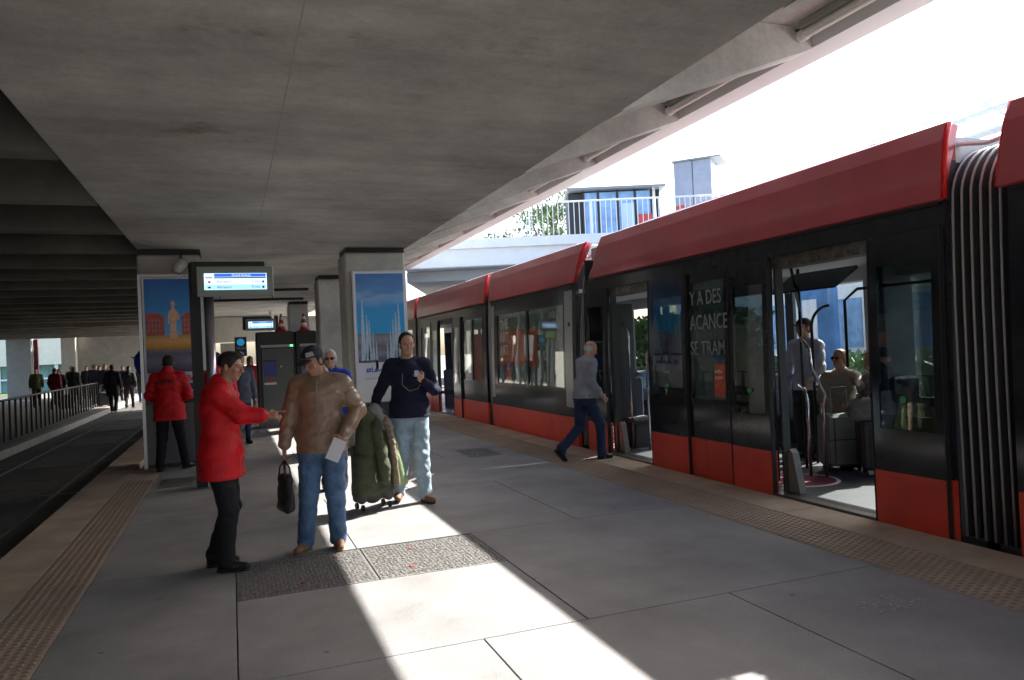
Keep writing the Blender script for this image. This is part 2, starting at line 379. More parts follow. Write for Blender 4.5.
# ---- columns
def column(x0, x1, y0, y1, lab, z1=3.33, m=None):
    t = thing('concrete_column', lab, 'column', ((x0+x1)/2, (y0+y1)/2, 0), group='concrete columns')
    w = (x1-x0)/2; d = (y1-y0)/2
    q = MB(); q.bbox(-w, w, -d, d, -.02, z1, .03); q.build('shaft', m or M_col, t)
    q = MB(); q.bbox(-w+.03, w-.0, -d+.03, d-.03, z1, SZ+.0, .005); q.build('bearing', M_blackm, t)
    return t
column(-1.32, -.40, 12.98, 13.7, 'concrete column behind the left poster case, back red-jacketed man in front of it')
column(1.84, 2.86, 12.68, 13.5, 'concrete column carrying the fountain poster behind the man in the navy sweater')
column(1.87, 2.44, 17.1, 17.9, 'narrow concrete column behind and left of the fountain poster column')
column(1.80, 2.42, 25.2, 26, 'concrete column seen above the ticket machine, beyond the narrow one')
column(-1.3, -.75, 25.2, 26, 'far left concrete column on the platform beyond the poster case')
column(-1.3, -.4, -4, -3.2, 'left concrete column standing behind the camera')
column(1.84, 2.86, -4, -3.2, 'right concrete column standing behind the camera')

# ---- far end of the underpass
def wallthing(name, lab, cat, boxes, m, **k):
    q = MB()
    for b in boxes: q.box(*b)
    o = q.build(name, m); return tag(o, lab, cat, **k)
M_shade = mat("shaded_wall", (.33, .32, .29), .85, var=.12); M_pale = mat("pale_wall", (.62, .60, .54), .8, var=.06)  # shade of the end walls and light on pier and beam put into colour
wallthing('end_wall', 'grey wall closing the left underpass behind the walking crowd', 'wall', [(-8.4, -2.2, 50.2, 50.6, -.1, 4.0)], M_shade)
wallthing('wall_pier', 'pale flat pier at the left end of the grey underpass wall', 'pier', [(-9.15, -8.42, 49.6, 50.6, -.1, 4.0)], M_pale)
wallthing('concrete_pier', 'wide grey pier at the far left underpass opening, left of the crowd', 'pier', [(-11.8, -10.6, 49.4, 50.2, -.1, 4.05)], mat("pier_grey", (.36, .38, .37), .8, var=.1))
wallthing('drain_pipe', 'dark red upright strip beside the wide grey pier', 'pipe', [(-10.55, -10.32, 49.7, 49.9, -.1, 3.3)], mat("dark_red", (.16, .02, .03), .5))
wallthing('side_wall', 'long dark concrete wall along the far left side of the underpass', 'wall', [(-13.3, -13.0, -25, 47, -.1, 4.1)], M_col)
b = thing('far_building', 'pale building with white framed windows seen through the left underpass opening', 'building', (-14, 66, 0))
B(-10, 9, 0, 4, 1.9, 6.0).build('wall', M_pale, b); B(-10, 9, .6, 4, -.1, 1.9).build('shopfront', mat("teal_front", (.12, .26, .26), .25, var=.5, vscale=.8), b)
for x in (-5.0, -2.5, -.6, 1.3, 3.2, 5.2):
    w = B(x, x+.22, .3, .5, -.1, 1.9).build('window_frame', M_white, b)
B(-10, 9, .35, .45, .8, .92).build('transom', M_white, b)
B(2.0, 2.9, .5, .56, .5, 1.85).build('window_poster', mat("orange_poster", (.5, .25, .05), .5), b)
# wall and beam ending the platform area
q = MB(); q.bbox(-1.9, 1.95, 33.0, 33.5, 2.35, 3.40, .03); tag(q.build('cross_beam', M_pale), 'pale beam crossing above the far end of the platform behind the second display', 'beam')
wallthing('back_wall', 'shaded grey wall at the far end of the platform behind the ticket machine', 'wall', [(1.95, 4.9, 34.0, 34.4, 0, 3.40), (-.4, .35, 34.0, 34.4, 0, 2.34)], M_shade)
for i, (x, l) in enumerate(((-.95, 'left slim pale post at the far end of the platform'), (-.62, 'slim pale post just right of another at the far end of the platform'), (1.5, 'slim pale post at the far end of the platform close to the ticket machine'))):
    q = MB(); q.tube([(x, 27+i*1.5, 0), (x, 27+i*1.5, 3.4)], .09, 12); tag(q.build('steel_post', M_white, smooth=False), l, 'post')

# ---- railing on the left
rl = thing('steel_railing', 'long dark steel railing with upright bars along the left pavement kerb', 'railing', (-5.0, 14, -.1))
def rx(y): return -.0-.018*(y-14)
q = MB(); q.tube([(rx(8), -8, 1.0), (rx(42), 28, 1.0)], .03, 8); q.build('top_rail', M_rail_grey, rl)
yy = -8
k = 0
while yy < 28:
    MB().box(rx(yy+14)-.025, rx(yy+14)+.025, yy-.035, yy+.035, 0, .98).build('upright', M_rail_grey, rl); yy += .58; k += 1

# ---- overbridge on the right (runs across the view)
bd = Vector((.937, -.349, 0)); bn = Vector((.349, .937, 0)); bo = Vector((5.35, 23.55, 0))
ang = math.atan2(bd.y, bd.x)
br = thing('footbridge', 'white footbridge crossing over the tram line with a white barred railing', 'bridge', bo, ang)
M_bridge = mat("bridge_white", (.72, .74, .76), .6, var=.05)
q = MB(); q.bbox(-.1, 34, 0, 7, 4.25, 5.02, .03); q.build('deck', M_bridge, br)
B(-.1, 34, -.12, .1, 4.82, 5.12).build('coping', M_bridge, br)
B(-.1, 34, .8, 6.5, 3.9, 4.24).build('girder', mat("girder_grey", (.35, .38, .4), .6), br)
q = MB()
q.tube([(0, .05, 6.2), (34, .05, 6.2)], .03, 8); q.build('top_rail', M_white, br)
q = MB(); x = 3.4
while x < 33.5: q.box(x-.012, x+.012, .04, .06, 5.12, 6.2); x += .17
q.build('bars', M_white, br)['kind'] = 'stuff'
for x in range(2, 34, 2): B(x-.03, x+.03, .02, .09, 5.12, 6.22).build('railing_post', M_white, br)
# kiosks on the bridge
def onbridge(u, w, z): return bo+bd*u+bn*w+Vector((0, 0, z))
M_kblue = mat("kiosk_blue_washed", (.20, .36, .60), .25, var=.3, vscale=2)  # blue lightened, wash of the glare put into the colour
k1 = thing('glass_kiosk', 'blue glazed kiosk with a thin flat roof standing on the footbridge behind its railing', 'kiosk', onbridge(5.9, 1.4, 5.02), ang)
B(0, 2.3, 0, 1.6, 0, 1.7).build('glazing', M_kblue, k1)
B(-.55, 2.75, -.3, 1.9, 1.76, 1.84).build('roof', mat("kiosk_roof", (.22, .24, .25), .5), k1)
for x in (0, .5, 1.15, 1.75, 2.3): B(x-.04, x+.04, -.03, .03, 0, 1.75).build('mullion', M_blackm, k1)
B(-.5, -.02, .1, 1.5, 0, 1.7).build('side_panel', M_blackm, k1)
B(1.3, 1.7, -.04, -.01, .25, 1.3).build('panel', mat("kiosk_pale", (.45, .6, .75), .3), k1)
B(2.5, 2.62, .2, .3, 0, 1.76).build('post', M_blackm, k1)
B(1.8, 2.3, -.05, -.02, .4, .9).build('notice', mat("notice_red", (.5, .06, .05), .5), k1)
k2 = thing('lift_tower', 'plain grey box tower with flat roof on the footbridge, right of the glass kiosk', 'tower', onbridge(9.05, 1.6, 5.02), ang-.45)
B(0, 1.25, 0, 1.3, 0, 2.62).build('walls', mat("clad_grey_washed", (.30, .33, .41), .4, var=.1), k2)  # tower grey lightened too, glare wash put into the colour
B(-.05, 1.6, -.1, 1.4, 2.63, 2.68).build('roof', mat("kiosk_roof", (.2, .2, .2)), k2)
B(.62, .64, -.012, -.002, 0, 2.6).build('seam', M_blackm, k2)
B(.1, .4, -.35, -.3, 0, 1.1).build('notice', mat("notice_red", (.5, .06, .05)), k2)

# trees: real limbs and many small leaves
def tree(name, lab, loc, h, cr, n=2600, trunk_h=.45, col=(.07, .11, .035), seed=1, ls=.12):
    rr = random.Random(seed); t = thing(name, lab, 'tree', loc)
    tr = MB(); tips = []
    top = Vector((rr.uniform(-.2, .2), rr.uniform(-.2, .2), h*trunk_h)); tr.tube([(0, 0, 0), top*.5+Vector((.05, 0, 0)), top], [cr*.09, cr*.07, cr*.05], 8)
    for k in range(9):
        a = k*2.4; e = top+Vector((math.cos(a)*cr*rr.uniform(.35, .85), math.sin(a)*cr*rr.uniform(.35, .85), h*(1-trunk_h)*rr.uniform(.15, .85)))
        m_ = top.lerp(e, .5)+Vector((0, 0, .15*h*rr.random())); tr.tube([top, m_, e], [cr*.04, cr*.028, cr*.012], 6); tips += [m_, e, m_.lerp(e, .5)]
    tr.build('trunk', mat("bark", (.12, .09, .06), .9, var=.3, vscale=8), t)
    clumps = [(p+Vector((rr.gauss(0, .15), rr.gauss(0, .15), rr.gauss(0, .1)))*cr, cr*rr.uniform(.22, .4)) for p in tips]
    q = MB()
    for _ in range(n):
        c, r = rr.choice(clumps); d = Vector((rr.gauss(0, 1), rr.gauss(0, 1), rr.gauss(0, .75))); d = d.normalized()*r*rr.random()**.4
        p = c+d; a = Vector((rr.gauss(0, 1), rr.gauss(0, 1), rr.gauss(0, 1))).normalized(); b_ = a.cross(Vector((rr.gauss(0, 1), rr.gauss(0, 1), 1))).normalized(); s = ls*rr.uniform(.5, 1.2)
        q.cur = rr.choice((0, 0, 1))
        q.add([p-a*s, p+b_*s*.45, p+a*s, p-b_*s*.45], [(0, 1, 2, 3)])
    q.build('crown', [mat(name+"_leaf", col, .6), mat(name+"_leaf2", tuple(c*1.8 for c in col), .6)], t)
    return t
tree('leafy_tree', 'green leafy tree rising behind the footbridge railing left of the glass kiosk', onbridge(5.2, 9.0, -1.2), 10.2, 1.7, 2000, .6, seed=3)
tree('leafy_tree', 'small green treetop just above the footbridge railing, far left of the kiosk', onbridge(2.8, 12.0, -1.2), 8.6, 1.2, 1200, .7, seed=5)
tree('leafy_tree', 'low green treetop peeping over the footbridge railing beside a taller tree', onbridge(4.2, 14.0, -1.2), 8.7, 1.3, 1200, .7, seed=8)

# ---- the far side of the tram line, seen through the tram
B(12.0, 12.3, -25, 60, -1.19, -.05).build('far_kerb', M_kerb, kind='structure')
B(12.3, 60, -25, 90, -1.19, -.08).build('far_road', mat("far_road", (.2, .19, .18), .85, var=.15), kind='structure')
def hedge(x0, x1, y0, y1, h, lab, n, seed):
    t = thing('hedge', lab, 'hedge', ((x0+x1)/2, (y0+y1)/2, -.08)); rr = random.Random(seed); q = MB(); w = (x1-x0)/2; l = (y1-y0)/2
    core = MB(); 
    for k in range(int(l*2/.8)): core.tube([(rr.uniform(-.2, .2), -l+.4+k*.8, 0), (rr.uniform(-.3, .3), -l+.4+k*.8, h*.8)], .02, 5)
    core.build('stems', mat("bark", (.12, .09, .06)), t)
    for _ in range(n):
        p = Vector((rr.uniform(-w, w), rr.uniform(-l, l), rr.uniform(0, h)+.12*math.sin(rr.random()*40))); a = Vector((rr.gauss(0, 1), rr.gauss(0, 1), rr.gauss(0, 1))).normalized(); b_ = a.cross(Vector((rr.gauss(0, 1), 1, rr.gauss(0, 1)))).normalized(); s = .13
        q.cur = rr.choice((0, 1)); q.add([p-a*s, p+b_*s*.6, p+a*s, p-b_*s*.6], [(0, 1, 2, 3)])
    q.build('foliage', [mat("hedge_leaf", (.05, .1, .02), .6), mat("hedge_leaf2", (.1, .17, .04), .6)], t)
hedge(14, 15.2, -4, 18, 1.1, 'clipped green hedge beyond the tram tracks, seen through the tram windows', 9000, 4)
hedge(14, 15.5, 18.5, 36, 2.5, 'tall shaggy hedge further along beyond the tram tracks, seen through the second tram door', 12000, 6)
wb = thing('white_building', 'long white low building beyond the tram tracks, seen through the tram windows', 'building', (26, 10, -.08))
B(0, 8, -35, 30, 0, 4.6).build('wall', M_white, wb)
for k in range(14): B(-.05, .0, -33+k*4.4, -30.6+k*4.4, 1.0, 3.2).build('window', M_kblue, wb)
sh = thing('blue_hoarding', 'blue panelled hoarding beyond the tram tracks, seen through the open tram door', 'hoarding', (11.2, 12.4, -.08))
B(0, .12, -.75, .25, .4, 2.9).build('panel', mat("hoard_blue", (.07, .2, .42), .4, var=.45, vscale=1.3), sh)
B(-.02, -.003, -.3, .1, 1.5, 2.4).build('notice', M_white, sh)
for y in (-.7, .2): B(.02, .1, y-.04, y+.04, 0, .4).build('post', M_rail_grey, sh)

# pale open steel frame roof far beyond the tram, top right
fr_ = thing('steel_canopy_frame', 'pale overexposed steel roof frame with slanting bars above the tram at the right edge', 'canopy', (20, 12, 0))
M_pf = mat('frame_pale', (.8, .8, .8), .5)
for y0, z0, y1, z1 in ((-4.5, 7.9, 6.6, 7.4), (-4.5, 7.2, 6.6, 6.9)):
    MB().tube([(0, y0, z0), (0, y1, z1)], .10, 6).build('beam', M_pf, fr_)
for k in range(6):
    y = -4+k*2.0
    MB().tube([(0, y, 7.15), (.1, y+.9, 7.8)], .05, 5).build('brace', M_pf, fr_); MB().tube([(0, y+.9, 7.8), (6, y-2.0, 10.2)], .07, 5).build('rafter', M_pf, fr_)
for y in (-4.4, 6.5): MB().tube([(.1, y, -.1), (.1, y, 7.6)], .12, 8).build('post', M_pf, fr_)
# ================================================================ POSTERS, DISPLAYS, MACHINES
M_frame = mat("case_silver", (.5, .5, .52), .3, .7); M_case = mat("case_dark", (.03, .032, .035), .4)
M_pw = mat("poster_white", (.72, .74, .80), .5)
def gradmat(name, stops, axis=2, lo=0, hi=1, nscale=0, rough=.45):
    m = bpy.data.materials.new(name); m.use_nodes = True; t = m.node_tree; p = t.nodes["Principled BSDF"]; L = t.links.new; p.inputs["Roughness"].default_value = rough
    tc = t.nodes.new("ShaderNodeTexCoord"); sx = t.nodes.new("ShaderNodeSeparateXYZ"); L(tc.outputs["Object"], sx.inputs[0])
    mr = t.nodes.new("ShaderNodeMapRange"); mr.inputs[1].default_value = lo; mr.inputs[2].default_value = hi; L(sx.outputs[axis], mr.inputs[0])
    fac = mr.outputs[0]
    if nscale:
        n = t.nodes.new("ShaderNodeTexNoise"); n.inputs["Scale"].default_value = nscale; n.inputs["Detail"].default_value = 6
        mp = t.nodes.new("ShaderNodeMapping"); mp.inputs["Scale"].default_value = (1, 1, 3); L(tc.outputs["Object"], mp.inputs[0]); L(mp.outputs[0], n.inputs[0])
        a = t.nodes.new("ShaderNodeMath"); a.operation = 'MULTIPLY_ADD'; L(n.outputs[0], a.inputs[0]); a.inputs[1].default_value = .35; L(fac, a.inputs[2])
        b = t.nodes.new("ShaderNodeMath"); b.operation = 'SUBTRACT'; L(a.outputs[0], b.inputs[0]); b.inputs[1].default_value = .17; fac = b.outputs[0]
    cr = t.nodes.new("ShaderNodeValToRGB"); e = cr.color_ramp.elements
    e[0].position = stops[0][0]; e[0].color = (*stops[0][1], 1); e[1].position = stops[-1][0]; e[1].color = (*stops[-1][1], 1)
    for q, c in stops[1:-1]: x = e.new(q); x.color = (*c, 1)
    L(fac, cr.inputs[0]); L(cr.outputs[0], p.inputs["Base Color"]); return m
def blob_poly(pts, y, t=.002): return MB().prism(pts, 'y', y-t, y)
# left case, front face at y = 12.9
lc = thing('poster_case', 'tall poster case with statue, blue sky and red houses, fixed to the left column', 'poster', (-.85, 12.94, 0))
q = MB(); q.bbox(-.45, .47, -.10, .03, 0, 3.0, .01); q.build('case_body', M_case, lc)
for a, b, c, d in ((-.455, -.41, 0, 3.0), (.43, .475, 0, 3.0)): B(a, b, -.12, -.10, c, d).build('frame', M_frame, lc)
B(-.41, .43, -.12, -.10, 2.955, 3.0).build('frame', M_frame, lc)
B(-.41, .43, -.115, -.101, .06, .98).build('lower_panel', mat("case_grey", (.15, .155, .16), .45), lc)
Y = -.104
pp = B(-.40, .425, -.107, -.101, 1.16, 2.95).build('poster', M_pw, lc)
def pl(name, mb_, m): o = mb_.build(name, m, lc); o.parent = pp; return o
pl('sky', B(-.37, .41, -.110, -.1075, 2.05, 2.93), gradmat("poster_sky", [(0, (.14, .48, .80)), (.5, (.04, .28, .68)), (1, (.02, .14, .52))], 2, 2.05, 2.93))
pl('water', B(-.37, .41, -.110, -.1075, 1.47, 1.83), gradmat("poster_water", [(0, (.06, .06, .14)), (.5, (.22, .2, .26)), (.8, (.12, .12, .2)), (1, (.25, .2, .2))], 2, 1.47, 1.83, 14))
pl('basin', B(-.37, .41, -.1115, -.1075, 1.83, 2.05), gradmat("poster_basin", [(0, (.25, .16, .03)), (.35, (.75, .32, .06)), (.6, (.8, .4, .15)), (1, (.35, .3, .05))], 2, 1.8, 2.07, 16))
for s, x0, x1 in ((1, -.36, -.10), (-1, .15, .40)):
    w = MB().prism([(x0, 2.05), (x1, 2.05), (x1, 2.33), (x1-.06*s if s > 0 else x1, 2.39), (x0 if s > 0 else x0+.06, 2.40), (x0, 2.33)], 'y', -.1125, -.110); xx = x0+.03; w.cur = 1
    while xx < x1-.03:
        for z in (2.10, 2.18, 2.26): w.box(xx, xx+.022, -.1135, -.1126, z, z+.045)
        xx += .05
    pl('building', w, [mat("poster_house", (.5, .09, .07), .5, var=.2, vscale=20), mat("poster_win", (.25, .3, .32), .5)])
st = [(-.03, 2.0), (.09, 2.0), (.07, 2.12), (.075, 2.3), (.11, 2.28), (.125, 2.34), (.085, 2.43), (.055, 2.46), (.05, 2.50), (.062, 2.53), (.055, 2.58), (.03, 2.60), (.008, 2.58), (.0, 2.53), (.012, 2.50), (.01, 2.46), (-.03, 2.42), (-.045, 2.33), (-.05, 2.22), (-.03, 2.22), (-.022, 2.3), (-.01, 2.34), (-.012, 2.2)]
pl('statue', MB().prism(st, 'y', -.1145, -.110), mat("poster_stone", (.8, .48, .32), .6, var=.2, vscale=25))
o = text('lettering', 'Nice', .13, mat("ink_red", (.6, .02, .03), .5), lc, frameM((.12, -.1085, 1.33), (1, 0, 0), (0, 0, 1)), bold=.004); o.parent = pp
pl('band', B(-.37, .41, -.110, -.1075, 1.19, 1.29), mat("ink_blue", (.03, .05, .35), .5))

rc = thing('poster_case', 'poster of tall fountains under blue sky on the column behind the navy sweater man', 'poster', (2.385, 12.64, 0))
q = MB(); q.bbox(-.46, .46, -.06, .03, .80, 3.02, .008); q.build('case_body', M_frame, rc)
pp = B(-.43, .43, -.066, -.061, 1.14, 2.99).build('poster', M_pw, rc)
def pl2(name, mb_, m): o = mb_.build(name, m, rc); o.parent = pp; return o
pl2('sky', B(-.40, .40, -.069, -.0665, 1.95, 2.96), gradmat("poster_sky2", [(0, (.02, .42, .80)), (.45, (.04, .36, .75)), (.62, (.26, .46, .75)), (.72, (.12, .30, .62)), (1, (.06, .20, .50))], 2, 1.95, 2.96, 3))
pl2('square', B(-.40, .40, -.069, -.0665, 1.47, 1.95), gradmat("poster_ground", [(0, (.06, .07, .12)), (.3, (.25, .27, .33)), (.55, (.16, .15, .17)), (.8, (.30, .30, .33)), (1, (.2, .18, .2))], 2, 1.47, 1.95, 9))
fj = MB(); rr = random.Random(2)
for s in (-1, 1):
    for k in range(5):
        x = s*(.30-.052*k+rr.uniform(-.008, .008)); top = 2.50-.17*k+rr.uniform(-.05, .05)
        fj.prism([(x-.045+.005*k, 1.50), (x+.045-.005*k, 1.52), (x+.022, top-.45), (x+.011, top-.12), (x+.003, top), (x-.007, top-.03), (x-.012, top-.2), (x-.026, top-.5)], 'y', -.0705, -.069)
pl2('fountain_jets', fj, mat("jet_white", (.5, .64, .76), .6, var=.2, vscale=30))
o = text('lettering', '#ILoveNice', .105, mat("ink_blue2", (.03, .12, .5), .5), rc, frameM((-.28, -.067, 1.31), (1, 0, 0), (0, 0, 1)), bold=.003); o.parent = pp
o = text('small_print', 'www.nice.fr', .05, mat("ink_grey", (.3, .3, .32), .5), rc, frameM((-.32, -.067, 1.19), (1, 0, 0), (0, 0, 1))); o.parent = pp
B(-.45, .45, -.05, .02, 0, .78).build('lower_panel', M_case, rc)

sc_ = thing('security_camera', 'small white security camera on a short arm at the top of the left column', 'camera', (-.68, 12.9, 3.16))
MB().tube([(0, 0, .2), (0, 0, .03)], .015, 8).build('arm', M_blackm, sc_)
MB().lathe([(.02, .14), (.075, .12), (.085, .04), (.08, -.06), (.05, -.1)], (0, 0, -.05), 16).xf(Matrix.Rotation(.6, 4, 'Y')).build('housing', mat("cam_white", (.6, .6, .58), .4), sc_, smooth=True)

M_scr_w = mat("screen_white", (.3, .4, .5), .3, emis=.42, ecol=(.62, .82, 1)); M_scr_l = mat("screen_pale", (.2, .4, .5), .3, emis=.36, ecol=(.35, .68, .95)); M_scr_b = mat("screen_blue", (.01, .05, .3), .3, emis=.30, ecol=(.03, .16, .8)); M_scr_t = mat("screen_text", (.1, .1, .12), .4)
M_dispf = mat("display_frame", (.26, .30, .265), .45)
def display(loc, lab, s, posts=True, flip=False):
    t = thing('departure_display', lab, 'display screen', loc)
    W, H = .93*s, .385*s
    q = MB(); q.bbox(0, W, -.06, .0, 0, H, .01); q.build('frame', M_dispf, t)
    q = MB(); q.bbox(-.07 if not flip else .12, W-.1 if not flip else W+.07, .002, .14, .03, H+.07*s, .01); q.build('back_housing', M_blackm, t)
    sc = B(.09*s, W-.085*s, -.064, -.0602, .085*s, H-.09*s).build('screen', M_scr_w, t)
    def sp(n, b, m): o = b.build(n, m, t); o.parent = sc
    sp('row', B(.10*s, W-.095*s, -.066, -.0642, .09*s, .15*s), M_scr_l)
    sp('header', B(.21*s, W-.095*s, -.066, -.0642, H-.135*s, H-.095*s), M_scr_b)
    q = MB(); q.box(.21*s, W-.095*s, -.066, -.0642, H-.155*s, H-.14*s); q.box(.105*s, .19*s, -.066, -.0642, H-.152*s, H-.14*s); sp('line', q, mat("scr_dark", (.05, .07, .12), .4))
    for z, a, b in ((.185, 'Aéroport', '3 min'), (.115, 'Aéroport', '9 min')):
        for txt, x in ((a, .24), (b, .66)):
            o = text('lettering', txt, .045*s, M_scr_t, t, frameM((x*s, -.0662, (z-.01)*s), (1, 0, 0), (0, 0, 1)), .0005); o.parent = sc
        q = MB(); q.prism([(.15*s+.02*s*math.cos(a_), z*s+.012*s*math.sin(a_)) for a_ in [k*PI/4 for k in range(8)]], 'y', -.0665, -.0642); q.prism([(.80*s+.016*s*math.cos(a_), z*s+.016*s*math.sin(a_)) for a_ in [k*PI/4 for k in range(8)]], 'y', -.0665, -.0642)
        sp('symbol', q, M_scr_t)
    o = text('title', 'Grand Arénas', .04*s, M_scr_w, t, frameM((.42*s, -.0664, H-.128*s), (1, 0, 0), (0, 0, 1)), .0005); o.parent = sc
    return t
d1 = display((-.37, 10.3, 2.435), 'lit departure display on a black and silver post in front of the left poster case', 1.0)
B(-.10, .03, .15, .27, -2.435, .455).build('post', M_blackm, d1)
MB().tube([(.13, .10, -2.435), (.13, .10, .02)], .062, 18).build('pole', mat("pole_steel", (.42, .38, .42), .28, .8), d1, smooth=True)
d2 = display((.41, 22, 2.40), 'small distant departure display hanging beyond the first one, above the ticket machine', .86)
B(.78, .88, .15, .25, -2.40, .40).build('post', M_blackm, d2)

mp = thing('direction_panel', 'small dark sign panel with a blue disc between the first display pole and ticket machine', 'sign', (.12, 24, 1.72))
B(0, .34, -.03, 0, 0, .58).build('panel', mat("panel_dark", (.03, .05, .07), .4), mp)
MB().prism([(.17+.11*math.cos(k*PI/10), .42+.11*math.sin(k*PI/10)) for k in range(20)], 'y', -.034, -.0305).build('disc', mat("disc_blue", (.03, .3, .55), .4, emis=.15), mp)
text('lettering', 'TRAM', .11, M_white, mp, frameM((.03, -.032, .20), (1, 0, 0), (0, 0, 1)), .001)
MB().prism([(.13, .15), (.16, .15), (.22, .09), (.22, .13), (.25, .13), (.25, .03), (.15, .03), (.15, .06), (.19, .06)], 'y', -.034, -.0305).build('arrow', M_white, mp)
B(.15, .19, .002, .05, -1.72, .58).build('post', M_rail_grey, mp)
lg = thing('lime_sign', 'small lime green sign peeping over the ticket machine below the second display', 'sign', (.85, 21.6, 2.12))
B(-.02, .32, -.03, 0, 0, .2).build('panel', mat("lime", (.35, .5, .05), .4, emis=.1), lg); B(.13, .17, 0, .04, -2.12, .2).build('post', M_rail_grey, lg)

M_mach = mat("machine_black", (.035, .036, .038), .35, .2, var=.2)
def machine(x, w, lab):
    t = thing('ticket_machine', lab, 'ticket machine', (x, 18.5, 0), group='ticket machines')
    q = MB(); q.bbox(0, w, 0, .6, .02, 2.24, .03); q.build('cabinet', M_mach, t)
    q = MB(); q.bbox(.10, w-.02, -.05, .0, .35, 1.86, .015); q.build('front_panel', mat("machine_grey", (.10, .105, .11), .35, .4), t)
    B(.10, w-.02, -.065, -.051, 1.87, 1.93).build('light_strip', mat("strip", (.42, .43, .42), .4), t)
    if w > .7: B(w-.10, w-.04, -.075, -.066, 1.88, 1.92).build('indicator', mat("green_led", (.05, .6, .1), .4, emis=.9, ecol=(.1, .9, .25)), t)
    B(.15, .44, -.06, -.051, 1.2, 1.52).build('screen', mat("mach_screen", (.02, .03, .12), .15, emis=.008, ecol=(.2, .2, .9)), t)
    B(.15, .44, -.06, -.051, 1.54, 1.58).build('slot', M_black, t)
    B(.20, .38, -.06, -.051, 1.10, 1.15).build('card_reader', mat("mach_red", (.4, .04, .02), .4), t)
    B(.15, .42, -.058, -.051, 1.0, 1.05).build('keypad', M_frame, t)
    MB().lathe([(.03, 0), (.03, .02), (.01, .03)], (0, 0, 0), 12).xf(Matrix.Translation((.53, -.051, 1.42)) @ Matrix.Rotation(PI/2, 4, 'X')).build('lock', M_chrome, t)
    B(0, w, -.12, 0, .0, .30).build('plinth', mat("mach_plinth", (.16, .165, .165), .6), t)
machine(.56, .86, 'black ticket machine with green indicator light, left of the pair behind the capped man')
machine(1.44, .5, 'black ticket machine right of the pair, half hidden by the narrow concrete column')
for x, l in ((1.16, 'left one of two red and white traffic cones on top of the ticket machines'), (1.68, 'right one of two red and white traffic cones on top of the ticket machines')):
    t = thing('traffic_cone', l, 'traffic cone', (x, 18.75, 2.24), group='traffic cones')
    B(-.13, .13, -.13, .13, 0, .03).build('base', mat("cone_red", (.5, .04, .03), .5), t)
    MB().lathe([(.10, .03), (.08, .12)], (0, 0, 0), 14).build('cone', mat("cone_red", (.5, .04, .03), .5), t, smooth=True)
    MB().lathe([(.08, .121), (.062, .20)], (0, 0, 0), 14).build('stripe', M_white, t, smooth=True)
    MB().lathe([(.062, .201), (.045, .29)], (0, 0, 0), 14).build('cone', mat("cone_red", (.5, .04, .03), .5), t, smooth=True)
    MB().lathe([(.045, .291), (.034, .35)], (0, 0, 0), 14).build('stripe', M_white, t, smooth=True)
    MB().lathe([(.034, .351), (.022, .43)], (0, 0, 0), 14).build('cone', mat("cone_red", (.5, .04, .03), .5), t, smooth=True)

um = thing('umbrella', 'blue open umbrella leaning beside the left poster case, edge on', 'umbrella', (-1.84, 16.5, 1.25), 0, pitch=0)
q = MB(); N = 8
prof = [(.02, .0), (.14, -.04), (.25, -.12), (.31, -.24)]
vs = [(r*math.cos(2*PI*k/N), r*math.sin(2*PI*k/N), z) for r, z in prof for k in range(N)]
q.add(vs, [(i*N+k, i*N+(k+1) % N, (i+1)*N+(k+1) % N, (i+1)*N+k) for i in range(3) for k in range(N)])
Mx = Matrix.Translation((.05, 0, .5)) @ Matrix.Rotation(-1.25, 4, 'Y')
q.xf(Mx).build('canopy', mat("umbrella_blue", (.01, .05, .5), .6), um)
MB().tube([(0, 0, .05), (0, 0, -.8)], .012, 6).xf(Mx).build('shaft', M_chrome, um)

# ================================================================ THE TRAM
TF = 5.15
tm = thing('tram', 'long red and black articulated tram stopped along the platform with its doors open', 'tram', (6.475, 8, 0))
def TX(z): return TF+.05*max(0, (z-.9)/1.7)**1.4
def P(name, mb_, m, sm=False, parent=tm): 
    o = mb_.build(name, m, tm, world=True, smooth=sm)
    if parent is not tm: o.parent = parent
    return o
def wall(y0, y1, z0, z1, off=0, th=.05, n=6):
    zs = [z0+(z1-z0)*i/n for i in range(n+1)]
    return MB().prism([(TX(z)+off, z) for z in zs]+[(TX(z)+off+th, z) for z in zs[::-1]], 'y', y0, y1)
FPROF = [(5.185, 2.60), (5.150, 2.612), (5.158, 2.85), (5.180, 3.06), (5.222, 3.200), (5.245, 3.212), (5.36, 3.18)]
def fairing(y0, y1, s0=(0, 0), s1=(0, 0)):
    q = MB(); n = 14; k = len(FPROF); vs = []
    for i in range(n+1):
        for (x, z) in FPROF:
            f = (z-2.6)/.6; a = y0+s0[0]*(1-f)+s0[1]*f; b = y1+s1[0]*(1-f)+s1[1]*f
            vs.append((x, a+(b-a)*i/n, z))
    q.add(vs, [(i*k+j, i*k+j+1, (i+1)*k+j+1, (i+1)*k+j) for i in range(n) for j in range(k-1)])
    q.add([vs[j] for j in range(k)], [tuple(range(k))]); q.add([vs[n*k+j] for j in range(k)], [tuple(range(k))[::-1]])
    P('roof_fairing', q, M_red)
    for yy, s, d in ((y0, s0, 1), (y1, s1, -1)):      # red marker strip on the end edge
        q = MB(); pts = []
        for (x, z) in FPROF[1:5]:
            f = (z-2.6)/.6; pts.append((x+.03, yy+s[0]*(1-f)+s[1]*f-d*.012, z))
        q.tube(pts, .022, 6); P('marker_lamp', q, M_redlamp, True)
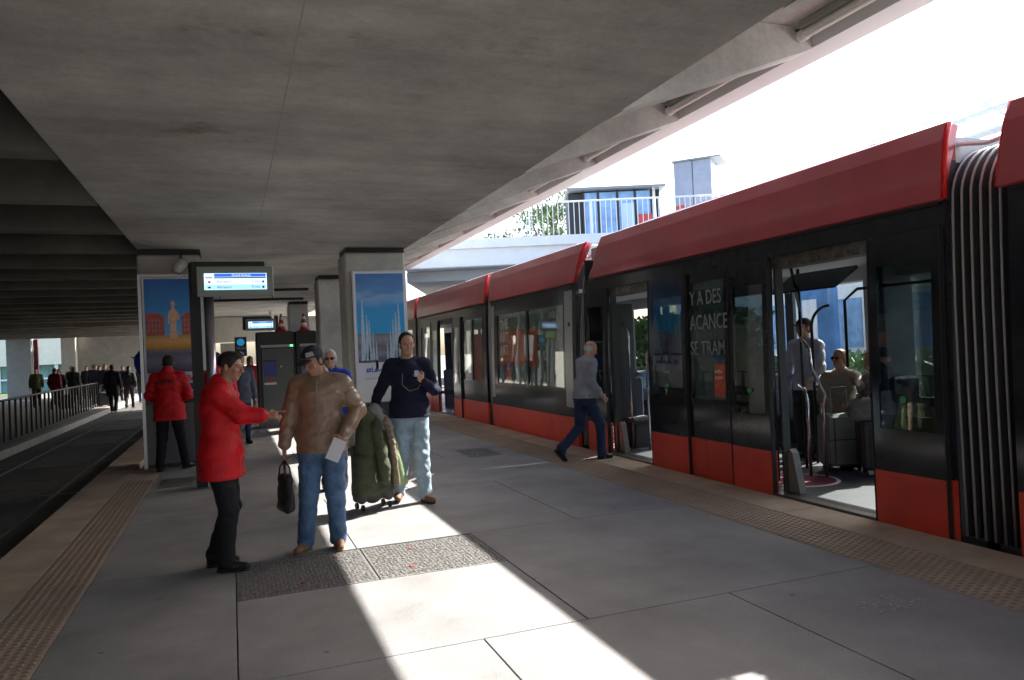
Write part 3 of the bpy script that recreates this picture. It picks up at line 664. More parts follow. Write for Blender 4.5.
def leaf(y0, y1, off=-.035, closed=False):
    d = TX(1)
    fr = MB(); zs = [(.44, .80), (2.16, 2.40)]
    for a, b in zs: w = wall(y0+.002, y1-.002, a, b, off, .03); fr.add(w.v, w.f)
    for a, b in ((y0, y0+.09), (y1-.09, y1)): w = wall(a+.002, b-.002, .80, 2.16, off, .03); fr.add(w.v, w.f)
    o = P('door_leaf', fr, M_black)
    P('door_glass', wall(y0+.09, y1-.09, .80, 2.16, off+.008, .012), M_glass, parent=o)
    P('door_panel', wall(y0+.002, y1-.002, -.06, .44, off-.002, .03), M_redlow, parent=o)
    for yy in (y0, y1-.012): w = wall(yy, yy+.012, -.06, 2.40, off-.008, .05); P('door_seal', w, M_rubber, parent=o)
def window(y0, y1, m, z0=.86, z1=2.34, film=False):
    o = P('window', wall(y0+.015, y1-.015, z0+.01, z1-.01, .012, .012), m)
    q = MB()
    for w in (wall(y0, y0+.05, z0, z1, -.003, .05), wall(y1-.05, y1, z0, z1, -.003, .05), wall(y0+.05, y1-.05, z0, z0+.05, -.003, .05), wall(y0+.05, y1-.05, z1-.05, z1, -.003, .05)): q.add(w.v, w.f)
    P('window_frame', q, M_black, parent=o)
    return o
def solid(y0, y1, m=None): P('side_panel', wall(y0, y1, .86, 2.34), m or M_black)
def car(y0, y1, doors, items, fs0, fs1, roofs):
    segs = []; y = y0
    for a, b in doors: segs.append((y, a)); y = b
    segs.append((y, y1))
    q = MB()
    for a, b in segs:
        for z0, z1 in ((.446, .86), (2.34, 2.42)): w = wall(a, b, z0, z1); q.add(w.v, w.f)
    w = wall(y0, y1, 2.422, 2.60); q.add(w.v, w.f); P('body_side', q, M_black)
    for a, b in segs:
        yy = a
        n = max(1, round((b-a)/1.1))
        for k in range(n):
            P('lower_panel', wall(a+(b-a)*k/n+.004, a+(b-a)*(k+1)/n-.004, -.06, .44, -.004), M_redlow)
    P('skirt', MB().box(5.17, 7.75, y0, y1, -.30, -.065), M_blackm)
    P('floor', MB().box(5.21, 7.72, y0-.3, y1+.3, -.06, .015), M_floor)
    for a, b in doors:
        P('threshold', MB().box(5.115, 5.208, a, b, -.06, .02), M_steel)
        P('door_gear', MB().box(5.23, 5.42, a, b, 2.30, 2.42), mat("gear", (.12, .11, .10), .5, .5, var=.6, vscale=14))
    P('ceiling', MB().box(5.26, 7.72, y0, y1, 2.44, 2.5), M_int)
    P('roof', MB().box(5.34, 7.6, y0, y1, 2.9, 3.1), mat("roof_grey", (.4, .41, .42), .5))
    for a, b in roofs: q = MB(); q.bbox(5.56, 7.45, a, b, 3.1, 3.33, .03); P('roof_equipment', q, mat("roof_pod", (.33, .34, .35), .5))
    fairing(y0, y1, fs0, fs1)
    for yy in (y0+.002, y1-.042): e = MB(); e.box(5.205, 5.42, yy, yy+.04, -.1, 2.92); e.box(7.45, 7.71, yy, yy+.04, -.1, 2.92); e.box(5.42, 7.45, yy, yy+.04, 2.52, 2.92); P('end_frame', e, M_rubber)
    # far side
    q = MB(); q.box(7.72, 7.78, y0, y1, -.3, .8); q.box(7.72, 7.78, y0, y1, 2.30, 3.1)
    n = max(1, round((y1-y0)/1.5)); 
    for k in range(n+1):
        yy = y0+(y1-y0-.16)*k/n; q.box(7.721, 7.779, yy, yy+.16, .8, 2.30)
    P('far_side_wall', q, M_intd)
    for k in range(n): P('far_window', MB().box(7.74, 7.755, y0+(y1-y0-.16)*k/n+.16, y0+(y1-y0-.16)*(k+1)/n, .8, 2.30), M_glass_clear)
    P('far_cornice', MB().box(7.45, 7.718, y0, y1, 2.26, 2.438), M_int)
def seat(x, y, face, z=.02):
    t = P('seat', MB().bbox(x-.22, x+.22, y-.21, y+.21, .40, .48, .03), M_seat)
    yb = y-face*.22
    q = MB(); q.bbox(x-.22, x+.22, yb-.035, yb+.035, .46, 1.08, .03); P('seat_back', q, M_seat, parent=t)
    P('seat_base', MB().box(x-.12, x+.12, y-.12, y+.12, z, .40), M_intd, parent=t)
def pole(pts, r=.017, m=None): P('handrail', MB().tube(pts, r, 8), m or M_chrome, True)
def arc(p0, p1, bulge, n=8):      # bent rail from p0 up and over to p1
    p0 = Vector(p0); p1 = Vector(p1); out = []
    for i in range(n+1):
        a = PI/2*i/n; out.append(Vector((p0.x+(p1.x-p0.x)*(1-math.cos(a)), p0.y+(p1.y-p0.y)*(1-math.cos(a)), p0.z+(p1.z-p0.z)*math.sin(a))))
    return out
# car beside the camera (only its far end is in the frame)
car(-3.0, 3.72, [], None, (0, 0), (.05, -.04), [(-2, 2)])
solid(3.30, 3.72); window(1.6, 3.30, M_glass); window(-.2, 1.6, M_glass); solid(-3.0, -.2)
# big middle car with two open doors
car(4.22, 10.52, [(4.93, 6.26), (8.57, 9.80)], None, (0, -.02), (-.30, -.58), [(5.0, 6.9), (7.4, 9.3)])
solid(4.22, 4.30); window(4.30, 4.93, M_glass); leaf(4.24, 4.95)
window(6.26, 6.92, M_glass); leaf(6.235, 6.90)
wt = window(6.95, 7.70, M_film); solid(6.92, 6.95)
solid(7.70, 7.78); window(7.78, 8.57, M_glass); leaf(7.72, 8.58)
window(9.80, 10.45, M_glass); leaf(9.79, 10.46); solid(10.45, 10.52)
for s, z, sz in (('Y A DES', 2.02, .235), ('ACANCE', 1.73, .245), ('SE TRAM', 1.43, .235)):
    o = text('lettering', s, sz, mat("vinyl_white", (.24, .28, .28), .6), tm, MW[tm].inverted() @ frameM((TX(z)-.006, 7.66, z), (0, -1, 0), (0, 0, 1)), .001, sx=.74, bold=.002); o.parent = wt
o = P('film', wall(6.96, 7.69, .9, 2.3, .03, .004), mat("film_teal", (.09, .14, .15), .4, var=.4, vscale=12), parent=wt)
o = P('sticker', wall(7.02, 7.22, .95, 1.32, .004, .004), mat("sticker_red", (.55, .09, .04), .5, var=.3, vscale=20), parent=wt)
o = text('sticker_text', 'mille\ntram', .07, M_white, tm, MW[tm].inverted() @ frameM((TX(1.2)+.0, 7.2, 1.22), (0, -1, 0), (0, 0, 1)), .001); o.parent = wt
# windows-only car
car(10.86, 15.02, [], None, (-.02, -.36), (0, -.06), [(11.5, 14.5)])
P('pillar_trim', wall(10.98, 11.28, .60, 2.50, -.006, .05), mat("trim_silver", (.34, .36, .37), .3, .5)); solid(10.86, 10.975, M_rubber)
w1 = window(11.3, 13.0, M_film); w2 = window(13.0, 14.7, M_film); solid(14.7, 14.82); P('pillar_trim', wall(14.83, 15.0, .6, 2.5, -.006, .05), mat("trim_silver", (.34, .36, .37), .3, .5))
for (a, b, c, d, w) in ((12.55, 12.98, 1.25, 1.95, w1), (13.05, 14.55, 1.28, 1.95, w2), (13.9, 14.3, .92, 1.25, w2)):
    P('sticker', wall(a, b, c, d, .028, .004), mat("sticker_orange", (.75, .16, .07), .5, var=.3, vscale=5), parent=w)
P('film', wall(11.4, 14.6, .9, 2.3, .04, .004), mat("film_teal2", (.22, .28, .27), .4, var=.35, vscale=5))
for s, z in (('THE', 1.98), ('ART', 1.72), ('ART', 1.46)):
    o = text('lettering', s, .27, mat("vinyl_white2", (.5, .46, .42), .6), tm, MW[tm].inverted() @ frameM((TX(z)-.004, 14.45, z), (0, -1, .05), (0, .05, 1)), .001, bold=.004); o.parent = w2
# rear cars
car(15.36, 21.6, [(17.9, 19.3)], None, (0, -.10), (0, -.1), [(16, 18), (19, 21)])
window(15.6, 16.4, M_film); window(16.4, 17.2, M_glass); solid(15.36, 15.6); solid(17.2, 17.9); leaf(17.2, 17.88); leaf(19.3, 20.0); window(19.3, 20.1, M_film); solid(20.1, 20.2); window(20.2, 21.3, M_film); solid(21.3, 21.6)
P('sticker', wall(15.7, 16.35, .9, 1.95, .03, .004), mat("sticker_orange", (.75, .16, .07), .5))
P('sticker', wall(20.3, 21.2, .9, 2.0, .03, .004), mat("sticker_orange", (.75, .16, .07), .5))
car(21.95, 27, [], None, (0, -.1), (0, 0), [(23, 25)])
window(22.3, 24.4, M_film); window(24.4, 26.6, M_film); solid(21.95, 22.3); solid(26.6, 27)
# bellows
def bellows(y0, y1, nh, lean=0):
    prof = [(5.24, -.12), (5.235, .6), (5.23, 1.2), (5.235, 1.8), (5.25, 2.3)]+[(5.65-.39*math.cos(a*PI/16), 2.57+.43*math.sin(a*PI/16)) for a in range(1, 9)]+[(7.35, 3.0), (7.6, 2.8), (7.68, 2.4), (7.68, -.12)]
    q = MB(); n = nh*2; vs = []; k = len(prof)
    for i in range(n+1):
        off = .045 if i % 2 else 0
        for j, (x, z) in enumerate(prof):
            f = max(0, (z-1)/1.9); xx = x+(off if x < 6 else -off)
            vs.append((xx, y0+(y1-y0)*i/n+lean*f*f, z-(off if z > 2.6 else 0)))
    q.add(vs, [(i*k+j, i*k+j+1, (i+1)*k+j+1, (i+1)*k+j) for i in range(n) for j in range(k-1)])
    b = P('bellows', q, M_rubber)
    for i in range(nh+1):
        if 0 < i < nh or nh < 4 or True:
            pts = []
            for (x, z) in prof:
                f = max(0, (z-1)/1.9); pts.append((x+(-.006 if x < 6 else .006), y0+(y1-y0)*i/nh+lean*f*f, z+(.006 if z > 2.6 else 0)))
            P('hoop', MB().tube(pts, .010, 6), M_hoop, True, parent=b)
bellows(3.74, 4.20, 6); bellows(10.54, 10.84, 5, -.25); bellows(15.04, 15.34, 5); bellows(21.62, 21.93, 4)
for y0, y1 in ((3.8, 4.15), (10.55, 10.8), (15.05, 15.3)): P('coupling_cable', MB().tube([(5.38, y0-.1, 3.02), (5.36, (y0+y1)/2, 2.99), (5.38, y1+.1, 3.05)], .018, 6), M_white)
# interior fittings
for y in (5.6, 9.2):
    P('floor_marking', MB().lathe([(.40, 0), (.40, .003)], (5.82, y+1.05, .0155), 40), M_white)
    P('floor_marking', MB().lathe([(.36, 0), (.36, .003)], (5.82, y+1.05, .0165), 40), mat("mark_red", (.25, .03, .05), .5))
M_cover_g = mat("cover_grey", (.2, .19, .18), .5)
for y in (6.15, 9.70):
    P('door_post_cover', MB().prism([(y-.11, .02), (y+.05, .02), (y+.05, .40), (y+.02, .46), (y-.02, .42)], 'x', 5.27, 5.35), M_cover_g)
    P('door_post', MB().box(5.24, 5.33, y+.07, y+.10, .02, 2.3), M_intd)
for y in (5.05, 8.66): P('door_post', MB().box(5.24, 5.33, y-.09, y-.03, .02, 2.3), M_intd)
# grab rails near the doors
pole([(6.05, 6.75, .02), (6.05, 6.75, .85), (6.07, 6.80, .98), (6.25, 7.1, 1.02)]); pole([(6.15, 6.62, .02), (6.15, 6.62, .82), (6.12, 6.55, .95), (5.9, 6.5, 1.25), (5.88, 6.5, 1.45), (5.95, 6.7, 1.58), (6.2, 6.95, 1.55)])
pole([(5.6, 6.75, .02), (5.6, 6.75, 1.9)] + arc((5.6, 6.75, 1.9), (5.9, 7.1, 2.15), 0)[1:] + [(6.6, 7.6, 2.15)], .018, M_rail_grey)
pole([(6.4, 7.2, .02), (6.4, 7.2, 2.4)], .018, M_rail_grey); pole([(5.5, 6.3, 2.38), (6.4, 7.2, 1.9)], .016, M_rail_grey)
pole([(6.9, 7.0, 1.2), (6.9, 7.0, 2.0), (6.9, 6.8, 2.12), (6.9, 5.0, 2.12), (6.9, 4.9, 2.3)], .018, M_rail_grey)
pole([(6.75, 7.4, .02), (6.75, 7.4, 1.7)] + arc((6.75, 7.4, 1.7), (6.75, 7.1, 1.95), 0)[1:], .018, M_rail_grey)
pole([(5.55, 9.85, .02), (5.55, 9.85, 1.65)] + arc((5.55, 9.85, 1.65), (5.6, 10.3, 1.95), 0)[1:]); pole([(5.75, 9.7, .02), (5.75, 9.7, 1.4)] + arc((5.75, 9.7, 1.4), (5.75, 9.45, 1.52), 0)[1:]+[(5.75, 9.35, .4)])
P('ceiling_panel', MB().prism([(5.78, 2.10), (5.80, 2.08), (6.12, 2.28), (6.10, 2.31)], 'y', 6.0, 6.95), mat("screen_off", (.015, .03, .05), .25))
P('partition', MB().box(5.36, 5.95, 7.55, 7.60, .02, 1.25), mat("partition_dark", (.04, .05, .05), .3))
P('partition', MB().box(5.36, 5.75, 10.05, 10.09, .02, 2.2), mat("partition_dark", (.04, .05, .05), .3))
P('red_panel', MB().box(5.9, 5.95, 9.0, 9.35, .9, 1.7), mat("mark_red2", (.4, .03, .03), .5))
P('pillar', MB().box(7.25, 7.70, 6.75, 7.05, .02, 2.43), M_int)
for y in (7.95, 10.0): seat(5.75, y, -1); seat(7.25, y, -1)
seat(7.30, 6.35, -1); seat(7.30, 5.6, 1); seat(6.85, 8.9, 1); seat(7.30, 8.9, 1)
for y in (11.6, 12.5, 13.4, 14.3, 1.0, 2.0, 16.2, 20.5): seat(5.75, y, 1); seat(7.25, y, 1)
q = MB(); [q.box(x-.035, x+.035, -20, 70, -.419, -.36) for x in (5.75, 7.2, 9.3, 10.75)]; q.build('tram_rails', M_steel, kind='structure')

for y in (4.62, 6.55, 8.14, 17.5): P('door_button', MB().lathe([(.028, -.006), (.028, .004), (.018, .008)], (0, 0, 0), 14).xf(Matrix.Translation((TX(1.05)-.042, y, 1.05)) @ Matrix.Rotation(-PI/2, 4, 'Y')), mat("button_green", (.05, .35, .12), .4))
P('lock', MB().lathe([(.035, -.01), (.035, .006), (.02, .012)], (0, 0, 0), 14).xf(Matrix.Translation((TX(1.95)-.008, 11.1, 1.95)) @ Matrix.Rotation(-PI/2, 4, 'Y')), M_blackm)
for y0, y1 in ((-3, 3.70), (4.25, 10.15), (10.9, 15.0), (15.4, 21.5)): P('gutter', MB().box(5.175, 5.200, y0, y1, 2.575, 2.598), M_rubber)
# ================================================================ PEOPLE
# implicit-surface figures: tapered limbs and ellipsoids blended into one continuous skin, meshed with surface nets
V3 = lambda *a: np.array(a, dtype=np.float32)
class Field:
    def __init__(s, lo, hi, vox):
        s.lo = np.array(lo, np.float32); s.vox = vox; s.n = np.maximum(4, np.ceil((np.array(hi)-s.lo)/vox).astype(int)+1)
        s.D = np.full(tuple(s.n), .15, np.float32)
        s.ax = [s.lo[i]+np.arange(s.n[i], dtype=np.float32)*vox for i in range(3)]
    def sub(s, lo, hi):
        a = np.clip(((np.array(lo)-s.lo)/s.vox).astype(int), 0, s.n); b = np.clip(((np.array(hi)-s.lo)/s.vox).astype(int)+2, 0, s.n)
        sl = tuple(slice(a[i], b[i]) for i in range(3))
        return sl, s.ax[0][sl[0]][:, None, None], s.ax[1][sl[1]][None, :, None], s.ax[2][sl[2]][None, None, :]
    def put(s, sl, d, k):
        o = s.D[sl]
        if d.size == 0: return
        h = np.clip(.5+.5*(o-d)/k, 0, 1); s.D[sl] = o*(1-h)+d*h-k*h*(1-h)
    def cone(s, a, b, r1, r2, k=.02, sy=1.0):
        a = np.array(a, np.float32); b = np.array(b, np.float32); R = max(r1, r2)+.06
        sl, X, Y, Z = s.sub(np.minimum(a, b)-R, np.maximum(a, b)+R)
        ba = b-a; L = float(ba@ba)+1e-9
        px, py, pz = X-a[0], Y-a[1], Z-a[2]
        h = np.clip((px*ba[0]+py*ba[1]+pz*ba[2])/L, 0, 1)
        s.put(sl, np.sqrt((px-ba[0]*h)**2+((py-ba[1]*h)/sy)**2+(pz-ba[2]*h)**2)-(r1+(r2-r1)*h), k)
    def ell(s, c, r, k=.02, rot=None):
        c = np.array(c, np.float32); r = np.array(r, np.float32); R = max(r)+.06
        sl, X, Y, Z = s.sub(c-R, c+R); px, py, pz = X-c[0], Y-c[1], Z-c[2]
        if rot is not None:
            m = rot.T; px, py, pz = (m[0, 0]*px+m[0, 1]*py+m[0, 2]*pz, m[1, 0]*px+m[1, 1]*py+m[1, 2]*pz, m[2, 0]*px+m[2, 1]*py+m[2, 2]*pz)
        k0 = np.sqrt((px/r[0])**2+(py/r[1])**2+(pz/r[2])**2)+1e-6; k1 = np.sqrt((px/r[0]**2)**2+(py/r[1]**2)**2+(pz/r[2]**2)**2)+1e-6
        s.put(sl, k0*(k0-1)/k1, k)
    def cut(s, p, n):      # keep the side away from n
        n = np.array(n, np.float32); n /= np.linalg.norm(n)
        d = (s.ax[0][:, None, None]-p[0])*n[0]+(s.ax[1][None, :, None]-p[1])*n[1]+(s.ax[2][None, None, :]-p[2])*n[2]
        s.D = np.maximum(s.D, d.astype(np.float32))
    def wrinkle(s, amp, f, seed=0):
        X = s.ax[0][:, None, None]; Y = s.ax[1][None, :, None]; Z = s.ax[2][None, None, :]
        wx = .022*np.sin(13*Z+7*Y+seed)+.012*np.sin(29*Z-11*X+2*seed); wz = .03*np.sin(9*X+6*Y+seed)+.014*np.sin(23*X+19*Y+3*seed)
        rd = lambda q: 1-2*np.abs(np.sin(q))
        m1 = .5+.5*np.sin(5*Z+8*X+seed); m2 = .5+.5*np.sin(7*Z-6*X+4*Y+2*seed)
        w = .55*m1*rd(f*.5*(Z+wz+.35*(X+wx)))+.5*m2*rd(f*.42*((Z+wz)-.75*(X+wx)-.5*Y)+seed)+.35*rd(f*.3*((X+wx)*1.2+.6*Y)+.8*seed)+.18*np.sin(f*1.7*(Z+wz+.4*X))
        s.D = s.D+(amp*w).astype(np.float32)
    def mesh(s):
        D = s.D; S = D < 0; nx, ny, nz = D.shape
        c = [(0, 0, 0), (1, 0, 0), (0, 1, 0), (1, 1, 0), (0, 0, 1), (1, 0, 1), (0, 1, 1), (1, 1, 1)]
        cnt = sum(S[a:nx-1+a, b:ny-1+b, d:nz-1+d].astype(np.int8) for a, b, d in c)
        act = np.argwhere((cnt > 0) & (cnt < 8)); idx = np.full((nx-1, ny-1, nz-1), -1, np.int64); idx[tuple(act.T)] = np.arange(len(act))
        vals = [D[act[:, 0]+a, act[:, 1]+b, act[:, 2]+d] for a, b, d in c]
        pos = np.zeros((len(act), 3), np.float32); num = np.zeros(len(act), np.float32)
        for i in range(8):
            for j_ in range(i+1, 8):
                if sum(abs(c[i][t]-c[j_][t]) for t in range(3)) != 1: continue
                m = (vals[i] < 0) != (vals[j_] < 0); den = np.where(m, vals[i]-vals[j_], 1); t = np.where(m, vals[i]/den, 0)
                for ax in range(3): pos[:, ax] += np.where(m, c[i][ax]+(c[j_][ax]-c[i][ax])*t, 0)
                num += m
        pos = (pos/num[:, None]+act)*s.vox+s.lo
        faces = []
        for ax in range(3):
            o1, o2 = [(1, 2), (2, 0), (0, 1)][ax]
            sh = [nx, ny, nz]; sl0 = [slice(1, sh[t]-1) for t in range(3)]; sl0[ax] = slice(0, sh[ax]-1); sl1 = list(sl0); sl1[ax] = slice(1, sh[ax])
            A = S[tuple(sl0)]; Bm = S[tuple(sl1)]; e = np.argwhere(A != Bm)
            if not len(e): continue
            flip = A[tuple(e.T)]; off = np.array([1, 1, 1]); off[ax] = 0; e = e+off
            def at(d1, d2):
                q = e.copy(); q[:, o1] -= d1; q[:, o2] -= d2; return idx[q[:, 0], q[:, 1], q[:, 2]]
            quad = np.stack([at(1, 1), at(0, 1), at(0, 0), at(1, 0)], 1); quad[~flip] = quad[~flip][:, ::-1]; faces.append(quad)
        return pos, np.concatenate(faces)
    def build(s, name, m, parent):
        v, f = s.mesh(); me = bpy.data.meshes.new(name)
        me.vertices.add(len(v)); me.vertices.foreach_set('co', v.ravel()); me.loops.add(len(f)*4); me.loops.foreach_set('vertex_index', f.ravel().astype(np.int32))
        me.polygons.add(len(f)); me.polygons.foreach_set('loop_start', np.arange(len(f), dtype=np.int32)*4); me.polygons.foreach_set('loop_total', np.full(len(f), 4, np.int32))
        me.update(calc_edges=True); return link_mesh(name, me, m, parent, smooth=True)

def rotm(yaw, pitch, roll=0):
    return np.array(Matrix.Rotation(yaw, 3, 'Z') @ Matrix.Rotation(pitch, 3, 'X') @ Matrix.Rotation(roll, 3, 'Y'), dtype=np.float32)
def nrm(v): v = np.array(v, np.float32); return v/np.linalg.norm(v)

BASE = dict(pelvis=(0, 0, .93), waist=(0, 0, 1.10), chest=(0, 0, 1.30), neck=(0, -.015, 1.46), head=(0, .02, 1.622),
            shR=(.175, -.005, 1.41), elR=(.235, -.03, 1.13), wrR=(.245, .05, .88), shL=(-.175, -.005, 1.41), elL=(-.235, -.03, 1.13), wrL=(-.245, .05, .88),
            hipR=(.09, 0, .90), knR=(.105, .02, .49), anR=(.11, -.03, .09), hipL=(-.09, 0, .90), knL=(-.105, .02, .49), anL=(-.11, -.03, .09))
def hand(F, w, d, n, side, curl=.35, point=False, grip=False, s=1):
    d = nrm(d); n = nrm(np.array(n)-d*float(np.dot(d, n))); sd = np.cross(d, n)*side      # n: back of the hand, sd: towards the thumb
    w = np.array(w, np.float32)
    for t in (-.024, -.008, .008, .024): F.cone(w+sd*t*.6, w+d*.078+sd*t, .015, .012, .008)
    for i, (t, L) in enumerate(((.030, .070), (.010, .078), (-.010, .073), (-.029, .058))):
        c = curl if not grip else 1.5
        if point and i == 0: c = .05
        elif point: c = 1.25
        p = w+d*.082+sd*t; a = c*.5
        for seg, l in enumerate((.45, .32, .23)):
            dd = nrm(d*math.cos(a)-n*math.sin(a)+sd*t*(2.5 if not grip else 0)); q = p+dd*L*l; F.cone(p, q, .0088-.0008*seg, .0082-.0008*seg, .004); p = q; a += c*.62
    p = w+d*.022+sd*.026; q = p+nrm(d*.55+sd*.75-n*.35)*.042; F.cone(p, q, .013, .0105, .008); F.cone(q, q+nrm(d*.85+sd*.15-n*(.5+.4*curl))*.034, .0105, .009, .005)
def person(lab, loc, face, H=1.75, pose=None, yaw=0, pitch=0, top='jacket', top_m=None, leg_m=None, shoe_m=None, hair='short', hair_m=None, skin=None, vox=.011, build_=1.0,
           handR=None, handL=None, hem=.80, cap=None, glasses=False, cuff=True, footR=0, footL=0, collar=True, group=None, seated=False, sole_m=None, eyes=True, belly=0, female=False, hairback=0):
    """face: heading in degrees, 0 = +Y, 90 = +X"""
    J = {k: np.array(v, np.float32) for k, v in BASE.items()}
    for k, v in (pose or {}).items(): J[k] = np.array(v, np.float32)
    t = thing('person', lab, 'person', loc, -math.radians(face), group)
    t.scale = (H/1.75,)*3; MW[t] = MW[t] @ Matrix.Scale(H/1.75, 4)
    skin = skin or M_skin; b = build_; allp = np.array(list(J.values())); lo = allp.min(0)-.2; hi = allp.max(0)+.2; lo[2] = min(lo[2], 0)-.02
    if not seated: lo[2] = -.02
    Rh = rotm(math.radians(-yaw), math.radians(pitch)); hc = J['head']
    hp = lambda x, y, z: hc+Rh @ np.array((x, y, z), np.float32)
    # ---- the body
    F = Field(lo, hi, vox)
    F.ell(J['pelvis'], (.155*b, .105*b, .12), .05); F.ell(J['waist'], (.135*b, (.095+belly*.5)*b, .15), .05); F.ell(J['chest'], (.155*b, .105*b, .17), .05)
    F.cone(J['shL']*.85+J['neck']*.15, J['shR']*.85+J['neck']*.15, .055, .055, .04)
    F.cone(J['neck']-np.array((0, 0, .04)), hp(0, -.02, -.06), .060, .055, .03)
    for s_ in 'RL': F.cone(J['neck']+np.array((0, 0, .01)), J['sh'+s_]*.6+J['neck']*.4+np.array((0, 0, .0)), .045, .04, .04)
    for s_ in 'RL':
        F.cone(J['sh'+s_], J['el'+s_], .047*b, .038, .03); F.cone(J['el'+s_], J['wr'+s_], .037, .025, .015)
        F.cone(J['hip'+s_], J['kn'+s_], .075*b, .050, .04); F.cone(J['kn'+s_], J['an'+s_], .050, .034, .02)
    big = vox > .016
    F.ell(hp(0, -.012, .035), (.074, .092, .082), .02, Rh); F.ell(hp(0, .022, -.035), (.056, .062, .072), .03, Rh); F.ell(hp(0, .055, -.083), (.026, .024, .022), .02, Rh)
    if not big:
        F.cone(hp(0, .088, .012), hp(0, .108, -.022), .009, .0125, .012); F.ell(hp(.012, .098, -.026), (.009, .010, .007), .006, Rh); F.ell(hp(-.012, .098, -.026), (.009, .010, .007), .006, Rh)
        for s_ in (-1, 1):
            F.cone(hp(s_*.014, .083, .030), hp(s_*.048, .068, .030), .009, .008, .012); F.ell(hp(s_*.040, .062, -.018), (.020, .018, .016), .02, Rh)
            F.ell(hp(s_*.076, -.004, -.004), (.009, .017, .030), .006, Rh); F.cone(hp(s_*.079, -.012, .018), hp(s_*.077, -.006, -.028), .007, .005, .004)
        F.ell(hp(0, .084, -.047), (.021, .010, .006), .005, Rh); F.ell(hp(0, .081, -.057), (.017, .010, .007), .005, Rh)
    for s_, hd, sg in (('R', handR, -1), ('L', handL, 1)):
        w = J['wr'+s_]; d0 = nrm(w-J['el'+s_]); hd = hd or {}
        if big: F.cone(w, w+nrm(hd.get('d', d0))*.12, .03, .022, .01)
        else:
            dd = hd.get('d', d0*.8+np.array((0, .25, -.1))); nn = hd.get('n', (1 if s_ == 'R' else -1, 0.1, 0.05))
            side = hd.get('side', None)
            if side is None:      # thumb forwards by default
                q = np.cross(nrm(dd), nrm(np.array(nn)-nrm(dd)*float(np.dot(nrm(dd), nn)))); side = 1 if q[1] > 0 or abs(q[1]) < .2 and q[2] > 0 else -1
            hand(F, w+nrm(dd)*.01, dd, nn, side, hd.get('curl', .45), hd.get('point', False), hd.get('grip', False))
    F.build('body', skin, t)
    # ---- eyes, brows
    if not big and eyes:
        for s_ in (-1, 1):
            e = MB(); e.ell((0, 0, 0), (.0115, .006, .0052), 10, 6); e.xf(Matrix.Translation(hp(s_*.030, .077, .008).tolist()) @ Matrix(Rh.tolist()).to_4x4())
            eo = e.build('eye', mat("eye_white", (.30, .25, .22), .3), t, smooth=True)
            e = MB(); e.ell((0, 0, 0), (.0048, .003, .0052), 10, 6); e.xf(Matrix.Translation(hp(s_*.030, .0815, .008).tolist()) @ Matrix(Rh.tolist()).to_4x4()); io = e.build('iris', mat("iris", (.02, .012, .01), .2), t); io.parent = eo
            e = MB(); e.tube([hp(s_*.016, .0865, .026), hp(s_*.032, .083, .030), hp(s_*.048, .071, .026)], [.0028, .0035, .002], 6); e.build('eyebrow', hair_m if hair_m not in (None,) and hair != 'bald' else M_hairb, t)
        MB().tube([hp(-.019, .0865, -.052), hp(0, .0925, -.0515), hp(.019, .0865, -.052)], [.001, .0022, .001], 6).build('lips', mat("lips", (.33, .12, .09), .5), t)
    # ---- hair
    if hair:
        vh = min(vox, .008); F = Field(hc-.19, hc+.19, vh)
        if hair == 'bald':
            F.ell(hp(0, -.03, .0), (.079, .078, .062), .01, Rh); F.cut(hp(0, -.01, .02), Rh @ V3(0, .6, .8)); F.cut(hp(0, .0, -.06), Rh @ V3(0, 0, -1))
        else:
            F.ell(hp(0, -.014, .040), (.081, .098, .090), .01, Rh)
            if hair == 'long': F.ell(hp(0, -.045, -.03), (.082, .066, .11), .03, Rh); F.cone(hp(0, -.06, -.05), hp(0, -.07, -.13), .065, .05, .03)
            if hair == 'bob': F.ell(hp(0, -.03, -.01), (.086, .078, .085), .03, Rh)
            if hair == 'bun': F.ell(hp(0, -.05, .13), (.034, .034, .03), .015, Rh)
            if hair in ('short', 'quiff'): F.ell(hp(0, -.04, -.01), (.078, .064, .07), .02, Rh)
            if hair == 'quiff': F.ell(hp(0, .045, .105), (.055, .045, .024), .02, Rh)
            F.cut(hp(0, .078, .060), Rh @ V3(0, .80, -.60))
            F.cut(hp(0, .02 if hair in ('short', 'quiff', 'bun') else .035, .0), Rh @ V3(0, .98, -.2)) if hair != 'quiff' else F.cut(hp(0, .03, .0), Rh @ V3(0, .9, -.44))
            F.cut(hp(0, 0, {'long': -.17, 'bob': -.17, 'quiff': -.005}.get(hair, -.06)), Rh @ V3(0, -.1, -1))
            F.wrinkle(.0022, 160, 3)
        F.build('hair', hair_m or M_hair, t)
    if cap:
        F = Field(hc-.24, hc+.26, min(vox, .008)); F.ell(hp(0, -.012, .052), (.087, .104, .086), .01, Rh); F.cut(hp(0, 0, .045), Rh @ V3(0, .22, -1)); c_ = F.build('cap', cap, t)
        F = Field(hc-.24, hc+.26, .006); F.ell(hp(0, .110, .047), (.068, .085, .009), .004, Rh); F.cut(hp(0, .075, .0), Rh @ V3(0, -1, 0)); pk = F.build('cap_peak', cap, t); pk.parent = c_
    if glasses:
        gq = MB()
        for s_ in (-1, 1):
            e = MB(); e.ell((0, 0, 0), (.027, .008, .020), 12, 6); e.xf(Matrix.Translation(hp(s_*.031, .090, .008).tolist()) @ Matrix(Rh.tolist()).to_4x4()); gq.add(e.v, e.f)
            gq.tube([hp(s_*.055, .084, .014), hp(s_*.078, .04, .014), hp(s_*.082, -.005, .008)], .003, 5)
        gq.tube([hp(-.01, .096, .012), hp(.01, .096, .012)], .003, 5); gq.build('sunglasses', M_black, t, smooth=True)
